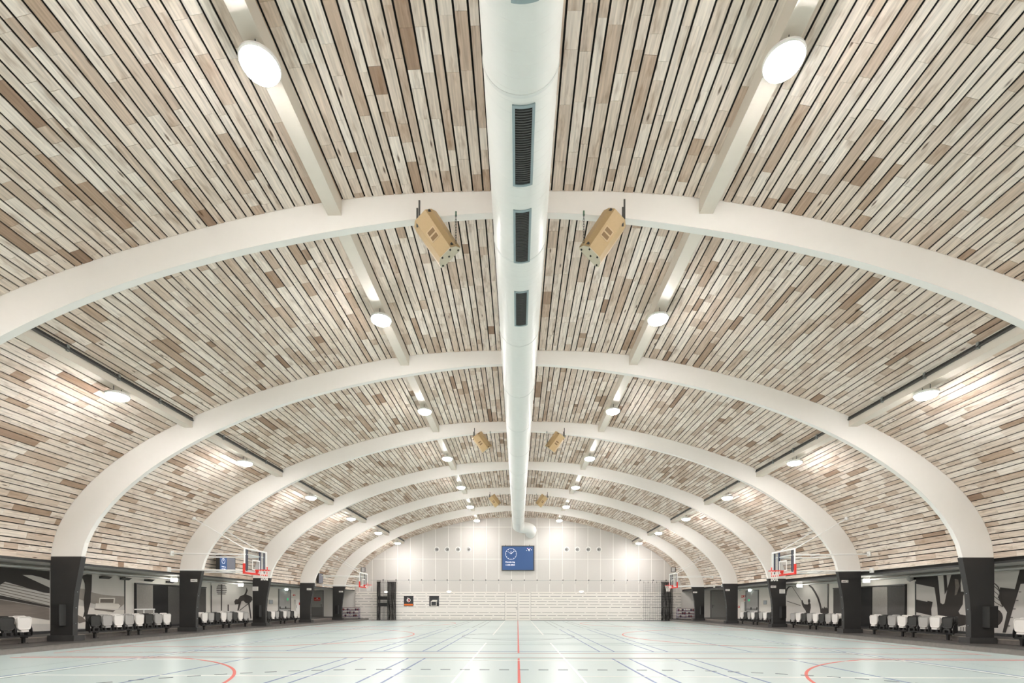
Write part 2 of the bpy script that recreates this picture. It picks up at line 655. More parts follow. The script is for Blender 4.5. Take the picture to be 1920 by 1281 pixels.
GAP = 0.031
widths = [0.191, 0.169, 0.122]
strips = []
s0, k = 0.012, 0
while s0 + 0.13 < P_LEN:
    wd = widths[k % 3] * random.uniform(0.97, 1.03)
    wd = min(wd, P_LEN - s0 - 0.005)
    strips.append((s0, s0 + wd))
    s0 += wd + GAP
    k += 1
spans = [(Y_FRONT, 3.4), (3.4, Y_ARCH[0])] + [(Y_ARCH[i] + T_ARCH, Y_ARCH[i + 1]) for i in range(5)] + [(Y_ARCH[5] + T_ARCH, Y_BACK)]
boards = []
for (sa, sb) in strips:
    xa, za = prof(sa)
    xb, zb = prof(sb)
    t = Vector((xb - xa, 0, zb - za)).normalized()
    nrm = Vector((-t.z, 0, t.x))
    for (ya, yb) in spans:
        y = ya - random.uniform(0, 0.5)
        while y < yb - 0.01:
            ln = random.choice((0.28, 0.36, 0.45, 0.55, 0.7, 0.85, 1.05, 1.3)) * random.uniform(0.85, 1.15)
            y0, y1 = max(ya + 0.004, y), min(yb - 0.004, y + ln)
            if yb - y1 < 0.10:
                y1 = yb - 0.004
            y = y1 + 0.003
            if y1 - y0 < 0.03:
                continue
            u = random.random()
            tone = random.uniform(0.0, 0.40) if u < 0.60 else (random.uniform(0.3, 0.68) if u < 0.91 else random.uniform(0.6, 0.95))
            d = random.uniform(-0.0015, 0.003)
            a = Vector((xa, 0, za)) - nrm * d
            b = Vector((xb, 0, zb)) - nrm * d
            c2, e = b + nrm * 0.022, a + nrm * 0.022
            q = [(a.x, y0, a.z), (b.x, y0, b.z), (b.x, y1, b.z), (a.x, y1, a.z), (e.x, y0, e.z), (c2.x, y0, c2.z), (c2.x, y1, c2.z), (e.x, y1, e.z)]
            boards.append((q, tone, random.random()))
BF = [(0, 1, 2, 3), (0, 4, 5, 1), (1, 5, 6, 2), (2, 6, 7, 3), (3, 7, 4, 0)]


def board_area(b):
    q = [project(p) for p in b[0][:4]]
    if any(p is None for p in q):
        return 0
    cx, cy = sum(p[0] for p in q) / 4, sum(p[1] for p in q) / 4
    if not (0 < cx < 1920 and 0 < cy < 1281):
        return 0
    if abs(sum(p[0] for p in b[0][:4]) / 4) < 0.75:
        return 0
    return abs(sum(q[i][0] * q[(i + 1) % 4][1] - q[(i + 1) % 4][0] * q[i][1] for i in range(4))) / 2


order = sorted(range(len(boards)), key=lambda i: -board_area(boards[i]))
big = set(order[:300])


def board_mesh(name, items, origin=None):
    me = bpy.data.meshes.new(name)
    vs, fs, tn, sdv = [], [], [], []
    for q, tone, seed in items:
        o = len(vs)
        vs += q if origin is None else [tuple(Vector(p) - origin) for p in q]
        fs += [tuple(i + o for i in f) for f in BF]
        tn += [tone] * 5
        sdv += [seed] * 5
    me.from_pydata(vs, [], fs)
    a = me.attributes.new('tone', 'FLOAT', 'FACE')
    a.data.foreach_set('value', tn)
    a = me.attributes.new('seed', 'FLOAT', 'FACE')
    a.data.foreach_set('value', sdv)
    me.materials.append(WOOD)
    return me


rest = [b for i, b in enumerate(boards) if i not in big]
o = bpy.data.objects.new('plank_cladding', board_mesh('plank_cladding', rest))
C.objects.link(o)
o.parent = ceil
o['kind'] = 'stuff'
for i in sorted(big):
    org = sum((Vector(p) for p in boards[i][0]), Vector()) / 8
    o = bpy.data.objects.new('plank', board_mesh('plank', [boards[i]], org))
    C.objects.link(o)
    o.location = org
    o.parent = ceil

# ------------------------------------------------------------------ arches
A_O, A_I = angle_at_z(CO, 2.83), angle_at_z(CI, 2.83)
INNER_COL = [(13.72, 2.83), (13.80, 2.42), (13.87, 2.05), (13.93, 1.72), (13.965, 1.35), (13.985, 1.05), (13.99, 0.34)]
KERB_Z, STEP_Z = 0.17, 0.32
for i, ya in enumerate(Y_ARCH):
    where = 'white arch nearest the camera' if i == 0 else 'white timber arch, %s from the camera, on black feet' % ORD[i]
    t = thing('laminated_arch', where if i else 'wide white timber arch nearest the camera, below the first lamps', 'arch', (0, ya, KERB_Z), 0, 'white laminated arches')
    mb = MB()
    n = 96
    vs, fs = [], []
    for j in range(n + 1):
        u = -1 + 2 * j / n
        xo, zo = polar(CO, u * A_O)
        xi, zi = polar(CI, u * A_I)
        d = Vector((xo - xi, zo - zi)).normalized() * 0.02
        for (x, z) in ((xi, zi), (xo + d.x, zo + d.y)):
            vs += [(x, 0, z - KERB_Z), (x, T_ARCH, z - KERB_Z)]
    for j in range(n):
        a, b = 4 * j, 4 * j + 4
        fs += [(a, b, b + 2, a + 2), (a + 1, a + 3, b + 3, b + 1), (a, a + 1, b + 1, b), (a + 2, b + 2, b + 3, a + 3)]
    fs += [(0, 2, 3, 1), (4 * n, 4 * n + 1, 4 * n + 3, 4 * n + 2)]
    mb.add(vs, fs).build('rib', M_ARCH, t)
    for s in (-1, 1):
        poly = [(s * x, z - KERB_Z) for x, z in INNER_COL] + [(s * 14.70, 0.34 - KERB_Z), (s * 14.70, 2.70 - KERB_Z), (s * 14.69, 2.83 - KERB_Z)]
        MB().prism(poly, -0.012, T_ARCH + 0.012, 'y').build('column', M_BLACK, t, label='black painted foot of the arch')
        MB().box(s * 13.90, s * 14.74, -0.07, T_ARCH + 0.16, 0.0, 0.18).build('plinth', M_CHAR, t)
        for zz in (0.55, 1.05, 1.55, 2.66):
            xx = np.interp(-(zz + KERB_Z), [-p[1] for p in INNER_COL], [p[0] for p in INNER_COL])
            MB().lathe([(0.016, -0.006), (0.016, 0.012)], (s * (xx - 0.006), T_ARCH / 2, zz), 8, 'x').build('bolt', M_STEEL, t)

# ------------------------------------------------------------------ purlins between the arches
edges = [Y_FRONT + 0.01] + [3.4] + Y_ARCH + [Y_BACK - 0.02]
BAY = ['in the bay over the camera', 'between the first and second arch', 'between the second and third arch', 'between the third and fourth arch',
       'between the fourth and fifth arch', 'between the fifth and sixth arch', 'between the last arch and the end wall']
for b in range(7):
    ya = (Y_FRONT + 0.01) if b == 0 else Y_ARCH[b - 1] + T_ARCH
    yb = Y_ARCH[b] if b < 6 else Y_BACK - 0.17
    for s in (-1, 1):
        for row, X, wd, zb in (('inner', 3.56, 0.26, 8.81), ('outer', 10.36, 0.27, 6.88)):
            zt = max(prof_z(X - wd / 2), prof_z(X + wd / 2)) - 0.02
            t = thing('ceiling_beam', 'cream ceiling beam, %s %s row, %s' % (SIDES[s], row, BAY[b]), 'beam', (s * X, (ya + yb) / 2, zb), 0, 'cream beams between the arches')
            h = (yb - ya) / 2
            zin, zout = prof_z(X - wd / 2) - zb, prof_z(X + wd / 2) - zb
            poly = [(-wd / 2, 0), (wd / 2, 0), (wd / 2, (zout if s > 0 else zin) + 0.02), (-wd / 2, (zin if s > 0 else zout) + 0.02)]
            MB().prism(poly, -h, h, 'y').build('beam', M_PURLIN, t)
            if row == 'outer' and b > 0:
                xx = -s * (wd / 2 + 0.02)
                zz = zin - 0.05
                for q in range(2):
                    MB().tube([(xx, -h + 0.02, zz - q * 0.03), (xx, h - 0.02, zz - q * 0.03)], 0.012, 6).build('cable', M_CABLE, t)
                MB().box(xx - s * 0.03, xx + s * 0.018, -h + 0.02, h - 0.02, zz - 0.09, zz - 0.055).build('gap_shade_strip', M_DARKSTEEL, t)  # dark strip standing in for the shaded gap between beam and planks
                for q in range(3):
                    yy = -h + (0.25 + 0.25 * q) * 2 * h
                    MB().box(xx - 0.03, xx + 0.02, yy - 0.03, yy + 0.03, zz - 0.12, zz + 0.03).build('cable_clip', M_STEEL, t)

# ------------------------------------------------------------------ round lamps


def make_lamp():
    t = thing('high_bay_lamp', 'lamp', 'lamp')
    MB().lathe([(0.05, 0.10), (0.19, 0.09), (0.26, 0.05), (0.265, 0.02), (0.25, 0.0)], n=28).build('housing', M_WHITEMETAL, t, True)
    pf = [(0.245, 0.012)]
    for i in range(1, 5):
        a = PI / 2 * i / 4
        pf.append((0.245 * math.cos(a) + 0.0005, 0.0 - 0.10 * math.sin(a)))
    MB().lathe(pf, n=16).build('diffuser', M_LAMP, t, True)
    for yy in (-0.12, 0.12):
        MB().tube([(0, yy, 0.08), (0, yy, 0.225)], 0.008, 6).build('hanger', M_DARKSTEEL, t)
    return t


lamp0 = make_lamp()
first = True
for b in range(-1, 8):
    yl = 6.5 + S * (b - 1)
    if b == 7:
        yl = 41.2
    for s in (-1, 1):
        for row, X, zl in (('inner', 3.52, 8.58), ('outer', 10.28, 6.65)):
            L_ = lamp0 if first else copy_tree(lamp0)
            first = False
            L_.location = (s * X, yl, zl)
            if b < 1:
                bay = ('straight above the camera' if b == 0 else 'well behind the camera')
            else:
                bay = BAY[b - 1]
            tag(L_, 'glowing round lamp under the %s %s beam, %s' % (SIDES[s], row, bay), 'lamp', 'round high-bay lamps')

# ------------------------------------------------------------------ air duct
DR, DZ = 0.472, 8.06
t = thing('air_duct', 'long white spiral air duct hanging under the crown of the vault', 'duct', (0, 0, DZ))
path = [(0, Y_FRONT + 0.05, 0)] + [(0, y, 0) for y in range(-8, 41)]
path += [(0.0, 40.6, 0)]
for i in range(1, 9):
    a = PI / 2 * i / 8 * 0.86
    path.append((0.62 * (1 - math.cos(a)), 40.6 + 0.62 * math.sin(a), -0.01 * i))
bx, by, bz = path[-1]
for i in range(1, 9):
    a = PI / 2 * 0.86 * (1 - i / 8)
    path.append((bx + 0.15 + 0.62 * (math.cos(a) - math.cos(PI / 2 * 0.86)) , by + 0.08 + 0.62 * (math.sin(PI / 2 * 0.86) - math.sin(a)), bz - 0.016 * i))
path.append((path[-1][0], Y_BACK - 0.06, path[-1][2]))
MB().tube(path, DR, 40, False).build('shell', DUCT, t, True)
for k in range(-4, 13):
    y = 5.97 + 2.88 * k
    if -8.5 < y < 40:
        ringp = [(DR - 0.02, -0.022), (DR + 0.006, -0.02), (DR + 0.008, 0.0), (DR + 0.006, 0.02), (DR - 0.02, 0.022)]
        vs = MB()
        vs.lathe(ringp, (0, y, 0), 40, 'y')
        vs.f = vs.f[:-2]
        vs.build('joint_band', mat('duct_band', (222, 224, 220), 0.4), t, True)
        MB().tube([(0, y, DR - 0.01), (0, y, prof_z(0) - DZ)], 0.008, 6).build('hanger_rod', M_STEEL, t)
for ya, yb in ((3.86, 5.04), (6.07, 7.24), (7.68, 8.86), (9.67, 10.86)):
    xc, hw, ss = 0.035, 0.142, DR
    fr = MB()

    def arcbox(mb, xa, xb, y0, y1, r0, r1):
        n = 4
        vs, fs = [], []
        for q in range(n + 1):
            x = xa + (xb - xa) * q / n
            a = math.asin(x / DR)
            for r in (r0, r1):
                vs += [(r * math.sin(a), y0, -r * math.cos(a)), (r * math.sin(a), y1, -r * math.cos(a))]
        for q in range(n):
            a, b = 4 * q, 4 * q + 4
            fs += [(a, a + 1, b + 1, b), (a + 2, b + 2, b + 3, a + 3), (a, b, b + 2, a + 2), (a + 1, a + 3, b + 3, b + 1)]
        fs += [(0, 2, 3, 1), (4 * n, 4 * n + 1, 4 * n + 3, 4 * n + 2)]
        mb.add(vs, fs)
    arcbox(fr, xc - hw, xc - hw + 0.034, ya, yb, DR - 0.02, DR + 0.016)
    arcbox(fr, xc + hw - 0.034, xc + hw, ya, yb, DR - 0.02, DR + 0.016)
    arcbox(fr, xc - hw + 0.034, xc + hw - 0.034, ya, ya + 0.035, DR - 0.02, DR + 0.016)
    arcbox(fr, xc - hw + 0.034, xc + hw - 0.034, yb - 0.035, yb, DR - 0.02, DR + 0.016)
    f = fr.build('vent_grille', mat('galvanised_vent_frame', (150, 165, 168), 0.4, 0.5), t)
    bb = MB()
    arcbox(bb, xc - hw + 0.034, xc + hw - 0.034, ya + 0.035, yb - 0.035, DR - 0.02, DR + 0.003)
    bb.build('vent_opening', mat('dark_vent_inside', (46, 45, 43), 0.8), f)
    sl = MB()
    y = ya + 0.06
    while y < yb - 0.06:
        arcbox(sl, xc - hw + 0.036, xc + hw - 0.036, y, y + 0.012, DR + 0.002, DR + 0.012)
        y += 0.034
    sl.build('louvre', mat('grey_louvre', (92, 92, 90), 0.5, 0.4), f, kind='stuff')

# ------------------------------------------------------------------ hanging loudspeakers


def make_speaker(s):
    """s = -1: the one left of the duct; top leans outwards, back faces the camera; built about the cabinet centre"""
    t = thing('hanging_loudspeaker', 'x', 'loudspeaker')
    R = Matrix.Rotation(s * math.radians(33), 4, 'Y') @ Matrix.Rotation(s * math.radians(20), 4, 'Z') @ Matrix.Rotation(math.radians(14), 4, 'X')
    hh = 0.37
    plan = [(-0.13, -0.23), (0.13, -0.23), (0.22, -0.08), (0.26, 0.14), (0.22, 0.20), (-0.22, 0.20), (-0.26, 0.14), (-0.22, -0.08)]
    cab = MB().prism(plan, -hh, hh, 'z').build('cabinet', M_TAN, t)
    cab.matrix_local = R
    e = MB().prism([(x * 0.985, y * 0.985) for x, y in plan], -hh - 0.012, -hh, 'z').build('end_plate', M_TANL, cab)
    for (x, y) in ((-0.10, -0.19), (0.10, -0.19), (0.2, 0.1), (-0.2, 0.1), (0, 0)):
        MB().lathe([(0.017, -0.02), (0.017, 0.0)], (x, y, -hh - 0.012), 8).build('rigging_bolt', M_BLK, cab)
    pn = MB()
    pn.box(-0.09, 0.09, -0.238, -0.23, -0.11, 0.09)
    pn.build('connector_plate', mat('light_tan_plate', (205, 180, 140), 0.5), cab)
    parts('socket_recess', [MB().box(-0.07, 0.07, -0.243, -0.236, 0.005, 0.07), MB().box(-0.07, 0.07, -0.243, -0.236, -0.09, -0.025)], M_TAND, cab)
    g = MB().box(-0.2, 0.2, 0.2, 0.212, -hh + 0.03, hh - 0.03).build('grille', M_DARKSTEEL, cab)
    parts('strap', [MB().box(-s * 0.16, -s * 0.20, -0.21, -0.10, hh - 0.05, hh - 0.03), MB().box(-s * 0.16, -s * 0.20, -0.21, -0.10, -hh + 0.03, -hh + 0.05)], M_BLK, cab)
    top = R @ Vector((s * 0.14, -0.2, 0.3))
    MB().box(top.x - 0.016, top.x + 0.016, top.y - 0.03, top.y - 0.01, top.z - 0.05, top.z + 0.30).build('bracket_bar', M_DARKSTEEL, t)
    MB().box(top.x + 0.02, top.x + 0.05, top.y - 0.012, top.y + 0.01, top.z + 0.10, top.z + 0.46).build('bracket_bar', M_DARKSTEEL, t)
    low = R @ Vector((-s * 0.22, -0.02, -0.30))
    ch = MB()
    z0, z1 = low.z, 0.43
    x0, y0 = low.x - s * 0.03, low.y
    k = int((z1 - z0) / 0.05)
    for i in range(k):
        zc = z0 + (i + 0.5) * (z1 - z0) / k
        a = (i % 2) * PI / 2
        pts = [(x0 + 0.014 * math.cos(q) * math.cos(a), y0 + 0.014 * math.cos(q) * math.sin(a), zc + 0.033 * math.sin(q)) for q in [2 * PI * j / 8 for j in range(8)]]
        ch.tube(pts, 0.0045, 5, closed=True)
    ch.build('chain', M_DARKSTEEL, t, kind='stuff')
    MB().tube([(x0, y0, z1 - 0.03), (x0, y0, z1 + 0.05)], 0.014, 8).build('eye_bolt', mat('green_bolt', (70, 110, 90), 0.5), t)
    return t


sp = {s: make_speaker(s) for s in (-1, 1)}
for k, (i, near) in enumerate(((0, 'nearest the camera'), (2, 'on the third arch'), (4, 'farthest from the camera, on the fifth arch'))):
    for s in (-1, 1):
        o = sp[s] if k == 0 else copy_tree(sp[s])
        o.location = (s * 1.60, Y_ARCH[i] - 0.02, 8.36)
        tag(o, 'tan hanging loudspeaker %s of the duct, %s' % (SIDES[s], near), 'loudspeaker', 'tan loudspeakers hung from the arches')

# ------------------------------------------------------------------ end wall
wb = MB()
wb.box(-19.0, 19.0, Y_BACK, Y_BACK + 0.2, -0.12, 9.6)
wb = wb.build('wall_back', M_WALL)
struct(wb)
wb['label'] = 'white end wall with acoustic panels and slotted boards'
PW = 1.14
lim = 14.6


def panel(x0, x1, z0, z1):
    g = 0.008
    x0 += g
    x1 -= g
    z0 += g
    top = []
    for q in range(7):
        x = x1 + (x0 - x1) * q / 6
        zz = min(z1 - g, prof_z(x) + 0.01)
        top.append((x, zz))
    if max(p[1] for p in top) < z0 + 0.05:
        return
    top = [(x, max(z, z0 + 0.001)) for x, z in top]
    MB().prism([(x0, z0), (x1, z0)] + top, Y_BACK - 0.03, Y_BACK, 'y').build('acoustic_panel', M_PANEL, wb)


xs = [-(0.5 + k) * PW for k in range(13, -1, -1)] + [(0.5 + k) * PW for k in range(14)]
xs = [-lim] + [x for x in xs if abs(x) < lim - 0.2] + [lim]
for i in range(len(xs) - 1):
    for z0, z1 in ((2.56, 5.52), (5.52, 8.40), (8.40, 9.5)):
        panel(xs[i], xs[i + 1], z0, z1)
M_STRIP = mat('bright_white_joint', (246, 243, 238), 0.5, var=0.01)
for x in xs[1:-1]:
    MB().box(x - 0.022, x + 0.022, Y_BACK - 0.034, Y_BACK - 0.0301, 2.57, prof_z(x) - 0.005).build('joint_strip', M_STRIP, wb)
for z in (5.52, 8.40):
    X = prof_x(z) - 0.01
    MB().box(-X, X, Y_BACK - 0.0345, Y_BACK - 0.0302, z - 0.02, z + 0.02).build('joint_strip', M_STRIP, wb)
# slotted boards of the lower wall
YB0 = Y_BACK - 0.13
MB().box(-14.62, 14.62, YB0 + 0.05, Y_BACK, 0.0, 2.53).build('slot_backing', M_CHAR, wb)
MB().box(-14.62, 14.62, YB0 - 0.01, Y_BACK, 2.53, 2.57).build('ledge', M_BOARD, wb)
slots = [2.43 - 0.2475 * k for k in range(10) if k != 6]
zz = [2.53] + slots + [0.06]
SG = 0.0125
seg = [-14.62, -11.3, -7.95, -4.6, -1.17]
segs = [(seg[i], seg[i + 1]) for i in range(4)] + [(-seg[i + 1], -seg[i]) for i in range(3, -1, -1)]
for (xa, xb) in segs:
    for i in range(len(zz) - 1):
        ztop = zz[i] - (SG if i else 0)
        zbot = zz[i + 1] + (SG if i < len(zz) - 2 else 0)
        MB().box(xa + 0.003, xb - 0.003, YB0, YB0 + 0.05, zbot, ztop).build('board', M_BOARD, wb)
parts('skirting', [MB().box(-14.62, -1.17, YB0 - 0.005, YB0 + 0.05, 0, 0.05), MB().box(1.17, 14.62, YB0 - 0.005, YB0 + 0.05, 0, 0.05)], M_DOORF, wb)
br = MB()
for k, z in enumerate(slots):
    x = -14.5 + 0.3 * (k % 3)
    while x < 14.5:
        if abs(x) > 1.35:
            br.box(x, x + 0.13, YB0 + 0.001, YB0 + 0.05, z - SG - 0.001, z + SG + 0.001)
        x += random.choice((0.85, 0.97, 1.02, 1.25))
o = br.build('slot_bridge', M_BOARD, wb)
o['kind'] = 'stuff'
# double door in the middle of the boards
dr = MB().box(-1.17, 1.17, YB0 + 0.02, YB0 + 0.05, 0.0, 2.53).build('door_1', M_CHAR)
struct(dr)
dr['label'] = 'flush white double door in the slotted end wall'
for s in (-1, 1):
    for i in range(len(zz) - 1):
        ztop = zz[i] - (SG if i else 0.01)
        zbot = zz[i + 1] + (SG if i < len(zz) - 2 else -0.05)
        MB().box(s * 0.008, s * 1.158, YB0, YB0 + 0.03, zbot, ztop).build('board', M_BOARD, dr)
    b2 = MB()
    for z in slots:
        for xa, xb in ((0.01, 0.14), (1.02, 1.155)):
            b2.box(s * xa, s * xb, YB0 + 0.001, YB0 + 0.03, z - SG - 0.001, z + SG + 0.001)
    b2.build('slot_bridge', M_BOARD, dr, kind='stuff')
h = MB()
h.box(-0.10, -0.07, YB0 - 0.012, YB0, 0.95, 1.22).box(-0.10, -0.07, YB0 - 0.05, YB0 - 0.012, 1.13, 1.15).box(-0.22, -0.07, YB0 - 0.06, YB0 - 0.045, 1.13, 1.155)
h.build('handle', M_DARKSTEEL, dr)
MB().box(-0.16, -0.03, YB0 - 0.02, YB0, 1.44, 1.47).build('latch', M_DARKSTEEL, dr)

# portholes
for k, px in enumerate((819, 838.6, 858.6, 878.5, 1062.5, 1082.7, 1103, 1123)):
    p = at_y(px, 1030.6, Y_BACK - 0.03)
    side = 'left' if k < 4 else 'right'
    pos = ORD[k] if k < 4 else ORD[k - 4]
    t = thing('round_air_nozzle', '%s round steel air nozzle from the left, in the row %s of the big screen' % (pos, side), 'vent', p, 0, 'round air nozzles on the end wall')
    MB().lathe([(0.255, 0.0), (0.255, -0.03), (0.22, -0.05), (0.165, -0.05), (0.16, -0.01)], n=24, axis='y').build('flange', M_WHITEMETAL, t, True)
    MB().lathe([(0.16, -0.012), (0.145, -0.03), (0.13, -0.012)], n=24, axis='y').build('inner_ring', M_DOORF, t, True)
    MB().lathe([(0.14, -0.014), (0.14, -0.008)], n=20, axis='y').build('throat', M_SEATG, t)
    MB().lathe([(0.02, -0.06), (0.07, -0.03), (0.08, -0.012)], ((0.03 if k < 4 else -0.03), 0, 0.0), n=16, axis='y').build('jet_cone', M_DOORF, t, True)


def flat_ring(r0, r1, n=40, y0=0.0, y1=-0.004, c=(0, 0)):
    mb = MB()
    vs, fs = [], []
    for j in range(n):
        a = 2 * PI * j / n
        for r in (r0, r1):
            vs += [(c[0] + r * math.cos(a), y0, c[1] + r * math.sin(a)), (c[0] + r * math.cos(a), y1, c[1] + r * math.sin(a))]
    for j in range(n):
        a, b = 4 * j, 4 * ((j + 1) % n)
        fs += [(a + 1, a + 3, b + 3, b + 1), (a, a + 1, b + 1, b), (a + 2, b + 2, b + 3, a + 3)]
    return mb.add(vs, fs)


# big screen
pc = at_y(971.3, 1046.8, Y_BACK - 0.2)
scale = 43.3 / 907
t = thing('wall_display', 'large blue wall display with a clock and date', 'screen', (pc.x, Y_BACK - 0.03, pc.z))
hw, hh = 30.6 * scale, 23.3 * scale
MB().box(-hw, hw, -0.18, 0, -hh, hh).build('casing', M_BEZEL, t)
bz = MB().box(-hw, hw, -0.2, -0.18, hh - 0.07, hh).box(-hw, hw, -0.2, -0.18, -hh, -hh + 0.05).box(-hw, -hw + 0.06, -0.2, -0.18, -hh + 0.05, hh - 0.07).box(hw - 0.09, hw, -0.2, -0.18, -hh + 0.05, hh - 0.07)
bz.build('bezel', M_BEZEL, t)
d = MB().box(-hw + 0.06, hw - 0.09, -0.188, -0.18, -hh + 0.05, hh - 0.07).build('display', M_SCREEN, t)
K = 43.3 / 907 / 10.675                                          # photo zoom units to metres on the screen


def spt(zx, zy):
    return ((zx - 762) * K, (503 - zy) * K)


cx, cz = spt(622, 420)
cr = 112 * K
o = flat_ring(cr - 0.014, cr, 48, -0.188, -0.193, (cx, cz)).build('clock_ring', M_SCRWHITE, d)
for q in range(12):
    a = q * PI / 6
    MB().tube([(cx + (cr - 0.09) * math.cos(a), -0.19, cz + (cr - 0.09) * math.sin(a)), (cx + (cr - 0.01) * math.cos(a), -0.19, cz + (cr - 0.01) * math.sin(a))], 0.008, 4).build('hour_mark', M_SCRWHITE, d)
for (zx, zy, r) in ((622, 362, 0.013), (688, 358, 0.013), (560, 372, 0.008)):
    qx, qz = spt(zx, zy)
    MB().tube([(cx, -0.191, cz), (qx, -0.191, qz)], r, 5).build('clock_hand', M_SCRWHITE, d)
for body, zx, zy, hgt in (('Donderdag', 606, 582, 38), ('14-03-2024', 606, 642, 38)):
    qx, qz = spt(zx, zy)
    text_part('lettering', body, hgt * K * 1.08, M_SCRWHITE, d, Matrix.Translation((qx, -0.19, qz)) @ FACE_CAM)
for zx, zy, wx, pk in ((952, 312, 30, 1), (1004, 316, 30, 1), (932, 350, 22, 0), (985, 356, 24, 0), (1032, 337, 24, 0), (978, 335, 50, 0)):
    qx, qz = spt(zx, zy)
    MB().lathe([(wx / 2 * K * 0.6, -0.193), (wx / 2 * K * 0.6, -0.188)], (qx, 0, qz), 10, 'y').build('logo_dot', M_PINK if pk else M_SCRWHITE, d)
for x in (-hw + 0.35, hw - 0.45):
    MB().box(x - 0.02, x + 0.02, -0.06, 0, hh, hh + 0.09).build('mount', M_DARKSTEEL, t)

# posters on the boards
for k, (px0, px1, py0, py1) in enumerate(((757.3, 775.2, 1117.8, 1136.8), (805, 823.2, 1117.8, 1136.8))):
    a, b = at_y(px0, py1, YB0), at_y(px1, py0, YB0)
    hw, hh = (b.x - a.x) / 2, (b.z - a.z) / 2
    t = thing('square_poster', ('charcoal square sign with a round emblem and an orange band' if k == 0 else 'charcoal square sign with a white hall building drawing'), 'sign', ((a.x + b.x) / 2, YB0 - 0.001, (a.z + b.z) / 2))
    MB().box(-hw, hw, -0.025, 0, -hh, hh).build('panel', M_POSTER, t)
    if k == 0:
        MB().box(-hw + 0.04, hw - 0.04, -0.03, -0.025, -hh + 0.05, -hh + 0.2).build('band', M_ORANGE, t)
        flat_ring(0.13, 0.175, 28, -0.025, -0.03, (0, 0.08)).build('emblem_ring', M_WPLATE, t)
        MB().prism([(-0.02, -0.06), (0.08, -0.02), (0.05, 0.1), (0.1, 0.16), (0.02, 0.2), (0.0, 0.08)], -0.031, -0.025, 'y').build('emblem_red_figure', M_SIGNRED, t)
        MB().prism([(-0.12, 0.05), (-0.06, 0.0), (0.0, 0.06), (-0.06, 0.14), (-0.03, 0.2), (-0.09, 0.19)], -0.031, -0.025, 'y').lathe([(0.035, -0.031), (0.035, -0.025)], (-0.07, 0, 0.29), 12, 'y').build('emblem_white_figure', M_WPLATE, t)
    else:
        MB().prism([(-0.30, -0.02), (-0.12, 0.1), (0.26, 0.1), (0.27, 0.0), (0.2, -0.06), (-0.28, -0.06)], -0.03, -0.025, 'y').build('drawn_roof', M_PRINTW, t)
        q = MB()
        for x in (-0.30, 0.17):
            q.box(x, x + 0.05, -0.03, -0.025, -hh + 0.06, -0.04)
        q.box(-0.30, 0.22, -0.03, -0.025, -hh + 0.03, -hh + 0.06)
        q.build('drawn_wall', M_PRINTW, t)
        MB().prism([(0.22, -0.1), (0.42, 0.42), (0.42, -0.2)], -0.029, -0.025, 'y').build('drawn_shade', mat('grey_shade_print', (92, 92, 92), 0.6), t)

# curtain rail with brackets
t = thing('curtain_rail', 'thin steel curtain rail on brackets across the end wall', 'rail', (0, Y_BACK, 3.58))
RY = -0.62
MB().tube([(-13.1, RY, 0), (13.4, RY, 0)], 0.014, 6).build('rail', M_STEEL, t)
x = -(0.5 + 10) * PW
while x < 13.2:
    b = MB().tube([(x, -0.03, 0.02), (x, RY, 0.02)], 0.014, 6)
    b.tube([(x, -0.03, -0.28), (x, RY * 0.85, 0.0)], 0.008, 5)
    b.build('bracket', M_STEEL, t)
    MB().box(x - 0.045, x + 0.045, RY - 0.03, RY + 0.04, -0.03, 0.07).build('clamp', M_DARKSTEEL, t)
    x += PW


def net_curtain(label, segs_, bands, z0=0.02, z1=3.42):
    """segs_: (x0, x1, cords, folds, depth)"""
    xm = (segs_[0][0] + segs_[-1][1]) / 2
    t = thing('net_curtain', label, 'curtain', (xm, Y_BACK + RY, 0))
    mb = MB()
    pts = []
    for (xa, xb, n, folds, dep) in segs_:
        for i in range(n):
            u = i / max(1, n - 1)
            pts.append((xa + (xb - xa) * u - xm + random.uniform(-0.006, 0.006), dep * math.sin(u * folds * 2 * PI) + random.uniform(-0.01, 0.01)))
    for i, (x, y) in enumerate(pts):
        sw = 0.04 * math.sin(i * 0.7)
        mb.tube([(x, y, z1), (x + sw * 0.3, y, z1 * 0.6), (x + sw, y, 0.35), (x + sw * 1.4, y, z0)], 0.0075, 3, False)
    for k in range(23):
        z = z0 + 0.01 + (z1 - z0 - 0.02) * k / 22
        mb.tube([(x + random.uniform(-0.01, 0.01), y, z + 0.03 * math.sin(i * 0.35 + k)) for i, (x, y) in enumerate(pts)], 0.003, 3, False)
    o = mb.build('netting', M_NETB, t)
    o['kind'] = 'stuff'
    hem = MB()
    hem.tube([(x, y, z0 + 0.015) for x, y in pts], 0.014, 4)
    hem.build('hem_cord', M_NETB, t)
    hk = MB()
    q = 0
    for (xa, xb, n, folds, dep) in segs_:
        m = max(5, int(n / 5))
        for i in range(m):
            x = xa + (xb - xa) * i / (m - 1) - xm
            hk.tube([(x, 0, z1 - 0.03), (x, 0, 3.585)], 0.008, 4)
            hk.cbox((x, 0, z1 - 0.02), (0.035, 0.05, 0.07))
    hk.build('curtain_hook', M_BLK, t, kind='stuff')
    for (xa, xb, za, zb) in bands:
        MB().box(xa - xm, xb - xm, -0.16, -0.15, za, zb).build('strap_band', M_BLK, t)
    return t


